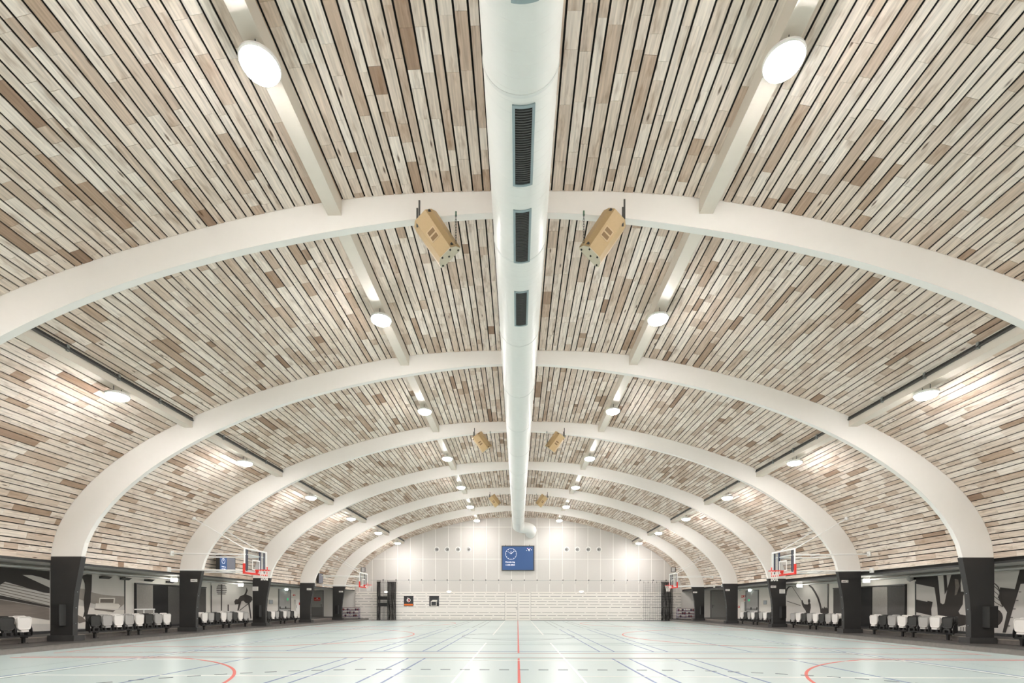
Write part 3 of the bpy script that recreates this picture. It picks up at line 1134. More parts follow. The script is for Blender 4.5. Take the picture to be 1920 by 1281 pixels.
nx = lambda px: at_y(px, 1120, Y_BACK + RY).x
net_curtain('black divider net gathered with two dark bands, left part of the end wall',
            [(nx(706.8), nx(713), 46, 7, 0.14), (nx(713.4), nx(726), 9, 1, 0.03), (nx(726.5), nx(742.3), 84, 12, 0.14)],
            [(nx(709.5), nx(727.5), 1.83, 2.14), (nx(709.5), nx(727.5), 1.26, 1.57)])
net_curtain('black divider net half drawn open, right part of the end wall',
            [(nx(1207), nx(1239.5), 11, 1, 0.03), (nx(1240), nx(1260.5), 100, 14, 0.14)], [])

# bulkhead emergency lights on the end wall
for k, (px, py) in enumerate(((724.3, 1110.2), (842, 1109.6), (1090, 1109.6))):
    p = at_y(px, py, YB0 - 0.04)
    t = thing('bulkhead_light', ['small oval light glowing behind the left black net', 'small oval light on the boards above the hall drawing sign', 'small oval light on the boards right of the double door'][k], 'light', (p.x, Y_BACK - 0.13, p.z), 0, 'small oval lights on the end wall')
    MB().box(-0.2, 0.2, -0.05, 0, -0.07, 0.07).build('base', M_WHITEMETAL, t)
    pf = [(0.19 * math.cos(a), 0.07 * math.sin(a)) for a in [2 * PI * i / 20 for i in range(20)]]
    MB().prism(pf, -0.09, -0.05, 'y').build('diffuser', mat('bulkhead_diffuser', (255, 252, 245), 0.5, var=0.0, emit=1.2), t)

# ------------------------------------------------------------------ galleries on both sides
XW, XW2, YJ = 16.2, 18.9, 36.0
for s in (-1, 1):
    nm = SIDES[s]
    wl = MB().box(s * XW, s * (XW + 0.2), Y_FRONT, YJ, -0.1, 3.0).box(s * XW, s * (XW2 + 0.2), YJ, YJ - 0.2, -0.1, 3.0)
    wl.box(s * XW2, s * (XW2 + 0.2), YJ, Y_BACK, -0.1, 3.0)
    wl = struct(wl.build('wall_%s' % nm, M_GWALL))
    kb = MB().box(s * 13.4, s * 14.76, Y_FRONT, Y_BACK - 0.14, -0.1, KERB_Z - 0.012).box(s * 14.76, s * XW, 41.3, Y_BACK, -0.1, KERB_Z - 0.012).build('kerb_%s' % nm, M_STEP)
    struct(kb)
    MB().box(s * 13.385, s * 14.76, Y_FRONT, Y_BACK - 0.14, KERB_Z - 0.012, KERB_Z).box(s * 14.76, s * XW, 41.3, Y_BACK, KERB_Z - 0.012, KERB_Z).build('tread', M_STEPTOP, kb)
    st = MB().box(s * 14.76, s * XW, Y_FRONT, 41.3, -0.1, STEP_Z - 0.012).box(s * XW, s * XW2, YJ, Y_BACK, -0.1, STEP_Z - 0.012).build('gallery_step_%s' % nm, M_STEP)
    struct(st)
    MB().box(s * 14.79, s * XW, Y_FRONT, 41.3, STEP_Z - 0.012, STEP_Z).box(s * XW, s * XW2, YJ, Y_BACK, STEP_Z - 0.012, STEP_Z).build('tread', M_STEPTOP, st)
    MB().box(s * 14.745, s * 14.79, Y_FRONT, 41.3, STEP_Z - 0.025, STEP_Z + 0.001).build('nosing', M_NOSE, st)
    sf = MB().box(s * 14.72, s * XW, Y_FRONT, Y_BACK, 2.645, 2.69).box(s * XW, s * XW2, YJ, Y_BACK, 2.86, 2.9).build('ceiling_%s' % nm, M_SOFFIT)
    struct(sf)
    MB().box(s * 14.70, s * 14.735, Y_FRONT, Y_BACK - 0.03, 2.635, 2.70).build('fascia', M_CHAR, sf)
    MB().box(s * 15.9, s * 16.18, Y_FRONT, YJ - 0.2, 2.50, 2.56).build('trunking', M_SOFFIT, sf)
    bb = MB().box(s * (XW - 0.02), s * XW, Y_FRONT, YJ - 0.2, STEP_Z, STEP_Z + 0.09).build('baseboard_%s' % nm, M_CHAR)
    struct(bb)
struct(MB().box(-19, 19, Y_FRONT - 0.2, Y_FRONT, -0.12, 9.6).build('wall_front', M_WALL))


def on_wall(s, px, py, off=0.0):
    p = at_x(px, py, s * (XW - off))
    return p.y, p.z


def wall_poly(s, zoomed, org, zs, off, th, name, m, parent):
    """polygon given in zoomed photo pixels, built flat on the gallery wall"""
    poly = []
    for zx, zy in zoomed:
        y, z = on_wall(s, org[0] + zx / zs, org[1] + zy / zs)
        poly.append((y - parent.location.y, min(2.5, max(STEP_Z + 0.1, z)) - parent.location.z))
    xa = s * (XW - off) - parent.location.x
    return MB().prism(poly, xa, xa - s * th, 'x').build(name, m, parent)


def mural(s, ya, yb, label, m, z0=0.42, z1=2.48):
    t = thing('wall_mural', label, 'mural', (s * XW, (ya + yb) / 2, z0))
    MB().box(0, -s * 0.02, -(yb - ya) / 2, (yb - ya) / 2, 0, z1 - z0).build('print_panel', m, t)
    return t


def line_poly(a, b, wd):
    d = Vector((b[0] - a[0], b[1] - a[1]))
    n = Vector((-d.y, d.x)).normalized() * wd / 2
    return [(a[0] + n.x, a[1] + n.y), (b[0] + n.x, b[1] + n.y), (b[0] - n.x, b[1] - n.y), (a[0] - n.x, a[1] - n.y)]


def curve_poly(pts, wd):
    L_, R_ = [], []
    for i, p in enumerate(pts):
        a, b = pts[max(0, i - 1)], pts[min(len(pts) - 1, i + 1)]
        n = Vector((-(b[1] - a[1]), b[0] - a[0])).normalized() * wd / 2
        L_.append((p[0] + n.x, p[1] + n.y))
        R_.append((p[0] - n.x, p[1] - n.y))
    return L_ + R_[::-1]


# left mural: stadium with a runner's leg
yA = on_wall(-1, 232.5, 1140)[0]
t = mural(-1, 12.5, yA, 'brown stadium photo mural on the left wall by the nearest black foot', M_PRINTG)
o10, z10 = (0, 1030), 10.675
wall_poly(-1, [(-300, 330), (980, 440), (980, 620), (800, 560), (620, 520), (430, 515), (980, 770), (980, 880), (860, 870), (90, 650), (-300, 900)], o10, z10, 0.022, 0.004, 'dark_roof', M_SILH, t)
for k in range(5):
    a = 700 + 52 * k
    wall_poly(-1, [(-300, a - 95), (980, a + 170 + 12 * k), (980, a + 182 + 12 * k), (-300, a - 78)], o10, z10, 0.022, 0.003, 'stand_row', M_SILH2, t)
wall_poly(-1, [(-300, 880), (0, 925), (400, 1010), (980, 1140), (980, 1175), (300, 1050), (-300, 950)], o10, z10, 0.024, 0.004, 'track_edge', M_SILH, t)
wall_poly(-1, [(-300, 960), (0, 1010), (980, 1180), (980, 1420), (400, 1330), (-300, 1380)], o10, z10, 0.022, 0.003, 'dark_field', M_SILH2, t)
wall_poly(-1, [(-300, 1380), (400, 1335), (980, 1430), (980, 1500), (-300, 1480)], o10, z10, 0.022, 0.003, 'pale_ground', M_PRINTW, t)
o8, z8 = (140, 1060), 8.54
wall_poly(-1, [(20, 370), (140, 380), (250, 430), (420, 470), (600, 490), (790, 500), (800, 610), (700, 690), (560, 620), (300, 620), (20, 530)], o8, z8, 0.022, 0.003, 'tree_line', M_SILH3, t)
wall_poly(-1, [(20, 640), (300, 690), (790, 720), (795, 1010), (20, 1010)], o8, z8, 0.022, 0.003, 'pale_ground', M_PRINTW, t)
wall_poly(-1, [(385, 525), (635, 525), (630, 615), (375, 610)], o8, z8, 0.026, 0.004, 'scoreboard_frame', M_PRINTW, t)
wall_poly(-1, [(400, 540), (612, 540), (605, 605), (395, 600)], o8, z8, 0.031, 0.003, 'scoreboard_face', M_SILH2, t)
wall_poly(-1, [(325, 610), (690, 618), (720, 650), (680, 705), (310, 690)], o8, z8, 0.026, 0.004, 'pale_stand', M_PRINTW, t)
wall_poly(-1, [(300, 695), (640, 720), (600, 752), (310, 715)], o8, z8, 0.031, 0.003, 'stand_shadow', M_SILH2, t)
wall_poly(-1, [(90, 175), (180, 145), (262, 150), (255, 400), (245, 470), (240, 590), (215, 680), (190, 790), (120, 840), (145, 740), (135, 560), (155, 400), (150, 300), (130, 240)], o8, z8, 0.032, 0.005, 'leg_silhouette', M_SILH, t)
wall_poly(-1, [(20, 790), (110, 830), (180, 900), (60, 930), (20, 900)], o8, z8, 0.03, 0.004, 'shoe_shadow', M_SILH2, t)
wall_poly(-1, [(785, 190), (803, 190), (800, 800), (788, 800)], o8, z8, 0.022, 0.01, 'edge_strip', M_BLK, t)

# left mural: pole vaulter
y0, y1 = on_wall(-1, 394.8, 1140)[0], on_wall(-1, 486, 1140)[0]
t = mural(-1, y0, y1, 'grey mural of a pole vaulter silhouette between the left black feet', M_PRINTG)
o5, z5 = (320, 1000), 5.57
for k in range(6):
    zz_ = 540 + 18 * k
    wdt = (40, 50, 53, 53, 50, 42)[k]
    wall_poly(-1, [(527 - wdt, zz_), (527 + wdt, zz_), (527 + wdt, zz_ + 9), (527 - wdt, zz_ + 9)], o5, z5, 0.022, 0.004, 'floodlight_row', M_SILH, t)
wall_poly(-1, [(520, 535), (534, 535), (530, 810), (520, 810)], o5, z5, 0.022, 0.004, 'floodlight_mast', M_SILH, t)
wall_poly(-1, [(790, 565), (800, 600), (785, 640), (845, 665), (850, 700), (820, 720), (840, 890), (830, 895), (805, 735), (780, 730), (755, 705), (735, 710), (705, 810), (692, 808), (705, 740), (668, 745), (660, 715), (675, 690), (700, 690), (720, 660), (765, 640), (780, 610)],
          o5, z5, 0.022, 0.005, 'vaulter_silhouette', M_SILH, t)
wall_poly(-1, line_poly((715, 808), (838, 712), 7), o5, z5, 0.022, 0.004, 'vaulting_pole', M_SILH, t)
wall_poly(-1, [(590, 745), (603, 745), (603, 815), (590, 815)], o5, z5, 0.022, 0.004, 'post_silhouette', M_SILH, t)
wall_poly(-1, [(415, 545), (424, 545), (424, 830), (415, 830)], o5, z5, 0.022, 0.012, 'edge_strip', M_FELTD, t)

# right mural: archer
y0, y1 = on_wall(1, 1553.5, 1140)[0], on_wall(1, 1462, 1140)[0]
t = mural(1, y0, y1, 'grey mural of an archer silhouette between the right black feet', M_PRINTG)
o3, z3 = (1360, 1060), 8.0
wall_poly(1, [(1255, 505), (1275, 515), (1280, 545), (1270, 570), (1285, 580), (1288, 640), (1270, 730), (1225, 730), (1210, 680), (1180, 640), (1160, 600), (1150, 560), (1150, 530), (1165, 525), (1175, 560), (1190, 585), (1245, 590), (1255, 570), (1245, 540)], o3, z3, 0.022, 0.005, 'archer_silhouette', M_SILH, t)
wall_poly(1, line_poly((1005, 315), (1152, 540), 7), o3, z3, 0.022, 0.004, 'bow_string', M_SILH, t)
wall_poly(1, line_poly((925, 538), (1135, 606), 8), o3, z3, 0.022, 0.004, 'arrow', M_SILH, t)
wall_poly(1, curve_poly([(1262, 280), (1310, 340), (1355, 410), (1395, 490), (1425, 580), (1442, 660), (1446, 715)], 26), o3, z3, 0.022, 0.004, 'bow_limb', M_SILH, t)
wall_poly(1, curve_poly([(1010, 305), (960, 325), (932, 355), (918, 400), (912, 450)], 22), o3, z3, 0.022, 0.004, 'bow_limb', M_SILH, t)
wall_poly(1, [(1440, 720), (1438, 650), (1455, 660), (1465, 635), (1478, 655), (1492, 620), (1505, 645), (1520, 630), (1530, 650), (1540, 640), (1542, 720)], o3, z3, 0.022, 0.005, 'bush_silhouette', M_SILH, t)
wall_poly(1, [(1542, 262), (1554, 262), (1552, 720), (1540, 720)], o3, z3, 0.022, 0.012, 'edge_strip', M_BLK, t)

# right mural: hands and basketball hoop
y0 = on_wall(1, 1718, 1140)[0]
t = mural(1, 11.5, y0, 'brown mural of a reaching hand and hoop by the nearest right foot', M_PRINTG)
oR, zR = (1700, 1030), 7.536
wall_poly(1, [(140, 385), (400, 365), (445, 375), (455, 450), (400, 540), (145, 490)], oR, zR, 0.022, 0.004, 'arm_silhouette', M_SILH, t)
wall_poly(1, [(400, 535), (455, 440), (485, 760), (520, 780), (545, 765), (585, 560), (640, 350), (785, 345), (770, 480), (775, 600), (835, 600), (808, 660), (800, 780), (740, 880), (760, 920), (900, 945), (900, 1050), (740, 1095), (700, 965), (450, 930), (440, 790)], oR, zR, 0.022, 0.005, 'hand_silhouette', M_SILH, t)
wall_poly(1, [(528, 352), (572, 352), (588, 560), (548, 640)], oR, zR, 0.023, 0.005, 'finger_silhouette', M_SILH, t)
wall_poly(1, [(690, 420), (740, 430), (760, 520), (720, 640), (690, 655), (700, 540)], oR, zR, 0.029, 0.003, 'skin_highlight', M_SILH2, t)
wall_poly(1, [(145, 712), (300, 745), (305, 730), (375, 745), (355, 850), (360, 940), (300, 925), (145, 890)], oR, zR, 0.022, 0.004, 'cuff_silhouette', M_SILH, t)
wall_poly(1, [(1330, 540), (1540, 565), (1610, 280), (1800, 270), (1800, 480), (1620, 490), (1410, 1180), (1365, 1178), (1430, 890), (1310, 700)], oR, zR, 0.022, 0.004, 'post_silhouette', M_SILH, t)
wall_poly(1, [(1240 + 128 * math.cos(a), 965 + 128 * math.sin(a)) for a in [2 * PI * i / 24 for i in range(24)]], oR, zR, 0.023, 0.004, 'ball_silhouette', M_SILH, t)
wall_poly(1, curve_poly([(1200, 470), (1260, 490), (1300, 530), (1325, 590), (1325, 640), (1300, 690)], 12), oR, zR, 0.024, 0.004, 'hoop_ring', M_SILH, t)
for k in range(4):
    wall_poly(1, curve_poly([(1240, 520 + 70 * k), (1290, 560 + 70 * k), (1330, 610 + 60 * k), (1370, 800 + 5 * k)], 8), oR, zR, 0.026, 0.003, 'hoop_net_cord', M_SILH, t)
for k in range(5):
    yy = 600 + 120 * k
    xx = 1592 - 39 * k
    wall_poly(1, [(xx, yy), (xx + 36, yy), (xx + 36, yy + 10), (xx, yy + 10)], oR, zR, 0.022, 0.004, 'ladder_peg', M_SILH, t)
for k in range(3):
    wall_poly(1, [(770 + 36 * k, 1100), (778 + 36 * k, 1100), (778 + 36 * k, 1180), (770 + 36 * k, 1180)], oR, zR, 0.022, 0.004, 'post_silhouette', M_SILH, t)
wall_poly(1, [(128, 455), (143, 455), (143, 930), (128, 930)], oR, zR, 0.022, 0.01, 'edge_strip', M_BLK, t)

# felt covered storage panels
for s, xsq in ((-1, (253.5, 285, 313, 348, 384.6)), (1, (1698.5, 1666, 1637.5, 1603, 1564))):
    cols = (M_FELTG, M_FELTB, M_FELTD, M_FELTD) if s < 0 else (M_FELTD, M_FELTG, M_FELTB, M_FELTD)
    yy = [on_wall(s, x, 1140)[0] for x in xsq]
    t = thing('storage_wall', 'tall grey and black felt storage doors on the %s gallery wall' % SIDES[s], 'cabinet', (s * XW, yy[0], STEP_Z + 0.09))
    for i in range(4):
        MB().box(0, -s * 0.05, yy[i] - yy[0] + 0.008, yy[i + 1] - yy[0] - 0.008, 0.0, 1.78).build('door', cols[i], t)
    MB().box(0, -s * 0.075, -0.06, 0.0, 0, 1.84).box(0, -s * 0.075, 0, yy[-1] - yy[0], 1.79, 1.84).build('frame', M_BLK, t)
# low white handrail in front of the left storage doors
pA, pB = on_wall(-1, 252, 1144.5, 0.35), on_wall(-1, 290, 1144.5, 0.35)
t = thing('handrail', 'short white handrail in front of the left storage doors', 'rail', (-(XW - 0.35), pA[0], STEP_Z))
zr = 0.93
rl = MB().tube([(0, 0, zr - STEP_Z + 0.2), (0, pB[0] - pA[0], zr - STEP_Z + 0.2)], 0.025, 8)
rl.build('rail', M_WHITEMETAL, t)
for u in (0.45, 0.95):
    MB().tube([(0, u * (pB[0] - pA[0]), 0), (0, u * (pB[0] - pA[0]), zr - STEP_Z + 0.2)], 0.022, 8).build('post', M_WHITEMETAL, t)

# wedge wall fittings under the left soffit
for k, (zx, zy) in enumerate(((460, 182), (785, 203), (1165, 228), (1505, 256))):
    y, z = on_wall(-1, 140 + zx / 8.54, 1060 + zy / 8.54)
    t = MB().prism([(0, 0), (0.16, 0.0), (0.02, -0.09), (0, -0.09)], -0.22, 0.22, 'y').build('wall_washer', M_DARKSTEEL, None, loc=(-XW + 0.022, y, min(z, 2.44)))
    tag(t, '%s small grey wedge light from the camera above the left gallery wall' % ORD[k], 'light', 'grey wedge lights on the left gallery wall')

# doors with panic bars on the side walls
for s, pa, pb in ((-1, 522.5, 543.3), (1, 1422, 1400)):
    ya, yb = on_wall(s, pa, 1130)[0], on_wall(s, pb, 1130)[0]
    t = MB().box(0, -s * 0.06, -0.08, 0.0, 0, 2.11).box(0, -s * 0.06, yb - ya, yb - ya + 0.08, 0, 2.11).box(0, -s * 0.06, 0, yb - ya, 2.03, 2.11)
    t = t.build('door_%d' % (2 if s < 0 else 3), M_DOORF, None, loc=(s * XW, ya, STEP_Z))
    struct(t)
    t['label'] = 'grey double fire door under the %s exit sign' % SIDES[s]
    hw = (yb - ya) / 2
    for k in range(2):
        lf = MB().box(0, -s * 0.035, hw * k + 0.006, hw * (k + 1) - 0.006, 0.005, 2.03).build('door_leaf', M_DOOR, t)
        MB().box(-s * 0.036, -s * 0.04, hw * k + 0.012, hw * (k + 1) - 0.012, 0.01, 0.62).build('kick_plate', M_DOORF, lf)
        MB().box(-s * 0.06, -s * 0.09, hw * k + 0.06, hw * (k + 1) - 0.06, 0.78, 0.82).box(-s * 0.035, -s * 0.09, hw * k + 0.06, hw * k + 0.10, 0.76, 0.92).build('panic_bar', M_DARKSTEEL, lf)
    MB().box(-s * 0.04, -s * 0.044, hw * 1.4, hw * 1.62, 1.35, 1.5).build('pictogram', M_GREEN, t)

# end doors facing the camera
for s, pa, pb in ((-1, 584.3, 605.6), (1, 1333.3, 1362.5)):
    a, b = at_y(pa, 1108.6, Y_BACK - 0.01), at_y(pb, 1108.6, Y_BACK - 0.01)
    hw, ht = (b.x - a.x) / 2, a.z - STEP_Z
    t = MB().box(-hw - 0.07, -hw, -0.05, 0, 0, ht + 0.07).box(hw, hw + 0.07, -0.05, 0, 0, ht + 0.07).box(-hw, hw, -0.05, 0, ht, ht + 0.07)
    t = t.build('door_%d' % (4 if s < 0 else 5), M_DOORF, None, loc=((a.x + b.x) / 2, Y_BACK, STEP_Z))
    struct(t)
    t['label'] = ('grey door with a red plate behind the farthest left foot' if s < 0 else 'plain grey door behind the farthest right feet')
    lf = MB().box(-hw + 0.005, hw - 0.005, -0.035, 0, 0.006, ht - 0.005).build('door_leaf', M_DOOR, t)
    hx = hw - 0.12 if s < 0 else -hw + 0.12
    MB().box(hx - 0.02, hx + 0.02, -0.045, -0.035, 0.85, 1.12).box(hx - (0.14 if s < 0 else -0.02), hx + (-0.02 if s < 0 else 0.14) , -0.085, -0.065, 1.03, 1.06).box(hx - 0.01, hx + 0.01, -0.08, -0.04, 1.03, 1.06).build('handle', M_DARKSTEEL, lf)
    if s < 0:
        MB().box(-hw + 0.02, hw - 0.02, -0.04, -0.035, 0.01, 0.85).build('kick_plate', M_DOORF, lf)
        c_ = at_y(594.5, 1123.6, Y_BACK - 0.05)
        zz0 = c_.z - STEP_Z
        MB().box(-0.29, 0.29, -0.045, -0.035, zz0 - 0.14, zz0 + 0.14).build('red_plate', M_SIGNRED, lf)
        MB().box(-0.24, 0.24, -0.05, -0.045, zz0 - 0.03, zz0 + 0.0).lathe([(0.055, -0.05), (0.055, -0.045)], (0, 0, zz0 + 0.06), 10, 'y').build('plate_marking', M_WPLATE, lf)


# signs, boxes and small fittings on the gallery walls
def wall_plate(name, label, cat, s, px0, px1, py0, py1, m, th=0.03, off=0.0, group=None):
    ya, z1 = on_wall(s, px0, py0)
    yb, z0 = on_wall(s, px1, py1)
    ya, yb = min(ya, yb), max(ya, yb)
    t = thing(name, label, cat, (s * (XW - off), (ya + yb) / 2, (z0 + z1) / 2), 0, group)
    h1, h2 = (yb - ya) / 2, (z1 - z0) / 2
    MB().box(0, -s * th, -h1, h1, -h2, h2).build('plate', m, t)
    return t, h1, h2, th


t, a, b, th = wall_plate('notice_board', 'small framed notice on the left wall beside the fire door', 'notice', -1, 504, 510.8, 1125, 1132.8, M_STEEL)
MB().box(th, th + 0.004, -a * 0.75, a * 0.75, -b * 0.8, b * 0.8).build('sheet', mat('pale_blue_sheet', (178, 186, 192), 0.5), t)
t, a, b, th = wall_plate('notice_board', 'small framed notice on the right wall beside the fire door', 'notice', 1, 1432.2, 1438, 1126.2, 1133.6, M_STEEL)
MB().box(-th, -th - 0.004, -a * 0.75, a * 0.75, -b * 0.8, b * 0.8).build('sheet', mat('pale_blue_sheet', (178, 186, 192), 0.5), t)
t, a, b, th = wall_plate('fire_sign', 'small red fire sign on the left wall right of the fire door', 'sign', -1, 549.3, 553.2, 1115, 1118, M_SIGNRED, 0.02)
MB().box(th, th + 0.003, -a * 0.5, a * 0.5, -b * 0.4, b * 0.4).build('pictogram', M_WPLATE, t)
t, a, b, th = wall_plate('hose_cabinet', 'white fire hose cabinet on the left wall beside the fourth foot', 'cabinet', -1, 551, 558.8, 1124.5, 1151, M_WPLATE, 0.16)
MB().box(th, th + 0.01, a * 0.35, a * 0.8, b * 0.25, b * 0.6).build('red_label', M_SIGNRED, t)
MB().box(th, th + 0.015, -a * 0.85, -a * 0.8, -b * 0.2, b * 0.2).build('handle', M_DARKSTEEL, t)
for (x0, x1, y0, y1, lab) in ((1390.3, 1393.8, 1117, 1121, 'square red fire hose sign, left one of the pair'), (1394.3, 1398.4, 1116.2, 1119.5, 'square red fire alarm sign, right one of the pair'),
                              (1395.4, 1398.2, 1123.2, 1126.5, 'tiny red alarm button under the pair of red signs'), (1384.3, 1386.9, 1136.4, 1140, 'low red sign beside the fourth right foot')):
    t, a, b, th = wall_plate('fire_sign', lab, 'sign', 1, x0, x1, y0, y1, M_SIGNRED, 0.02)
    MB().box(-th, -th - 0.003, -a * 0.5, a * 0.5, -b * 0.45, b * 0.45).build('pictogram', M_WPLATE, t)
wall_plate('hose_cabinet', 'white fire hose cabinet on the right wall below the red signs', 'cabinet', 1, 1392.5, 1398.5, 1129, 1146, M_WPLATE, 0.12)
t, a, b, th = wall_plate('wall_speaker', 'small grey loudspeaker high on the right gallery wall', 'loudspeaker', 1, 1387.5, 1391.8, 1105.2, 1108.4, M_WPLATE, 0.1)
MB().box(-th, -th - 0.005, -a * 0.8, a * 0.8, -b * 0.8, b * 0.8).build('grille', M_SEATG, t)
# dome camera
y, z = on_wall(1, 1717.5, 1085.2)
t = thing('dome_camera', 'round white dome camera above the hand mural', 'camera', (XW, y, z))
MB().lathe([(0.05, 0.0), (0.06, -0.10), (0.05, -0.16)], n=14, axis='x').build('arm', M_BLK, t, True)
MB().lathe([(0.02, -0.14), (0.10, -0.17), (0.13, -0.24), (0.10, -0.31), (0.02, -0.34)], n=16, axis='x').build('dome', M_SEATG, t, True)

# exit signs and gallery luminaires
for s, px, py in ((-1, 533.5, 1106), (1, 1409.5, 1105.3)):
    y, z = on_wall(s, px, py)
    t = thing('exit_sign', 'glowing green and white exit sign over the %s fire door' % SIDES[s], 'sign', (s * (XW - 0.06), y, 2.50))
    MB().box(-0.02, 0.02, -0.17, 0.17, -0.13, 0.07).build('bracket', M_WHITEMETAL, t)
    MB().box(-0.17, 0.17, -0.03, 0.03, -0.145, 0.03).build('light_box', mat('exit_light_box', (235, 250, 242), 0.4, var=0.0, emit=3.0), t)
    MB().box((0.06 if s > 0 else -0.16), (0.16 if s > 0 else -0.06), -0.034, -0.03, -0.13, 0.02).build('pictogram', M_GREEN, t)
for s, px, py, k in ((-1, 326.5, 1089.5, 0), (-1, 451.5, 1099.2, 1), (1, 1624.5, 1089.3, 0), (1, 1499.3, 1098.5, 1)):
    p = at_x(px, py, s * 15.6)
    t = thing('soffit_light', 'bright box light under the %s soffit, %s' % (SIDES[s], ('by the second black foot', 'by the third black foot')[k]), 'light', (s * 15.6, p.y, 2.645), 0, 'box lights under the gallery soffits')
    MB().box(-0.14, 0.14, -0.03, 0.03, -0.12, 0).build('housing', M_WHITEMETAL, t)
    MB().box(-0.13, 0.13, -0.035, 0.035, -0.26, -0.12).build('diffuser', M_EMIT, t)

for s in (-1, 1):  # ceiling lights added to brighten the dark lobbies around the end doors
    t = thing('vestibule_fill_light', 'round ceiling light in the %s corner lobby before the end door' % SIDES[s], 'light', (s * 17.4, 40.2, 2.86))
    MB().lathe([(0.20, 0.0), (0.20, -0.05), (0.18, -0.06)], n=20).build('base', M_WHITEMETAL, t, True)
    MB().lathe([(0.18, -0.055), (0.12, -0.085), (0.01, -0.09)], n=12).build('diffuser', mat('lobby_fill_diffuser', (255, 252, 246), 0.5, var=0.0, emit=30.0), t, True)

# ------------------------------------------------------------------ seats


def shell(w0, w1, h, th, y_off=0.0):
    """rounded seat panel: bottom width w0, top width w1, height h, facing +x, with a stepped rim"""
    mb = MB()

    def outline(k):
        a0, a1, hh = w0 / 2 * k, w1 / 2 * k, h
        z0, z1 = h * (1 - k) / 2, h * (1 + k) / 2
        r = 0.07 * k
        pts = []
        for (cx, cz, st) in ((-a0 + r, z0 + r, 180), (a0 - r, z0 + r, 270), (a1 - r, z1 - r, 0), (-a1 + r, z1 - r, 90)):
            for q in range(4):
                a = math.radians(st + q * 30)
                pts.append((cx + r * math.cos(a), cz + r * math.sin(a)))
        return pts
    n = 16
    rings = [(0.0, outline(0.97)), (th * 0.75, outline(1.0)), (th, outline(0.96)), (th * 0.98, outline(0.90)), (th * 0.72, outline(0.84))]
    vs, fs = [], []
    for x, ol in rings:
        vs += [(x, p[0], p[1]) for p in ol]
    for i in range(len(rings) - 1):
        for j in range(n):
            fs.append((i * n + j, i * n + (j + 1) % n, (i + 1) * n + (j + 1) % n, (i + 1) * n + j))
    fs.append(tuple(range(n)))
    fs.append(tuple((len(rings) - 1) * n + j for j in range(n)))
    return mb.add(vs, fs)


def make_seat(m):
    t = thing('stadium_seat', 'x', 'seat')
    b = shell(0.39, 0.42, 0.43, 0.045)
    b.v = [(x - 0.13 - 0.10 * (z - 0.1), y, z + 0.39) for x, y, z in b.v]
    b.build('backrest', m, t, True)
    q = shell(0.385, 0.415, 0.39, 0.06)
    q.v = [(x - 0.02 + 0.03 * z, y, z + 0.40) for x, y, z in q.v]
    q.build('tip_up_seat', m, t, True)
    MB().box(-0.03, 0.055, -0.11, 0.11, 0.335, 0.395).build('hinge_cover', m, t)
    for s in (-1, 1):
        MB().prism([(-0.12, 0.28), (0.03, 0.22), (0.05, 0.30), (0.035, 0.44), (-0.02, 0.58), (-0.11, 0.60)], s * 0.214, s * 0.234, 'y').build('side_bracket', M_BLK, t)
    parts('seat_mount', [MB().box(-0.06, 0.06, 0.07, 0.15, 0.252, 0.34), MB().box(-0.06, 0.06, -0.15, -0.07, 0.252, 0.34)], M_BLK, t)
    return t


protos = {'white': make_seat(M_SEATW), 'grey': make_seat(M_SEATG), 'black': make_seat(M_SEATB)}
used = set()
NM = {'W': 'white', 'G': 'grey', 'D': 'black'}
ROWS = {(-1, 0): '......DW', (-1, 1): 'DGWGWDGW', (-1, 2): 'WGDWGDWG', (-1, 3): 'DWGDWGDW',
        (1, 0): '......DW', (1, 1): 'DWGDWGDW', (1, 2): 'WGDWGDWG', (1, 3): 'DWGDWGDW'}
BEHIND = {0: 'before the first black foot', 1: 'between the first and second black foot', 2: 'between the second and third black foot', 3: 'between the third and fourth black foot'}
XS = 14.56
for (s, bay), row in ROWS.items():
    y0 = Y_ARCH[bay] + 1.43
    for k, ch in enumerate(row):
        if ch == '.':
            continue
        col = NM[ch]
        if col in used:
            o = copy_tree(protos[col])
        else:
            o = protos[col]
            used.add(col)
        o.location = (s * XS, y0 + 0.485 * k, KERB_Z)
        o.rotation_euler = (0, 0, 0 if s < 0 else PI)
        pos = 'nearest' if k == 0 else ('farthest' if k == 7 else '%s' % ORD[k])
        tag(o, '%s folded seat, %s of the %s row %s' % (col, pos, SIDES[s], BEHIND[bay]), 'seat', 'folded seats along the %s gallery' % SIDES[s])
    for u in range(2):
        if bay == 0 and u == 0:
            continue
        yc = y0 + 0.485 * (1.5 + 4 * u)
        t = thing('seat_rail', 'black rail under the %s four seats, %s row %s' % (('nearer', 'farther')[u], SIDES[s], BEHIND[bay]), 'seat frame', (s * XS, yc, KERB_Z), 0, 'steel rails under the seats')
        MB().box(-0.03, 0.03, -0.93, 0.93, 0.20, 0.25).build('rail', M_BLK, t)
        for v in (-0.7275, 0.7275):
            MB().box(-0.03, 0.03, v - 0.035, v + 0.035, 0.012, 0.21).box(-0.04, 0.09, v - 0.05, v + 0.05, 0.16, 0.20).build('post', M_BLK, t)
            MB().box(-0.09, 0.09, v - 0.07, v + 0.07, 0, 0.012).lathe([(0.012, 0.012), (0.012, 0.03)], (0.07, v + 0.05, 0), 6).lathe([(0.012, 0.012), (0.012, 0.03)], (0.07, v - 0.05, 0), 6).build('base_plate', M_DARKSTEEL, t)

# ------------------------------------------------------------------ basketball goals
GX = 11.38


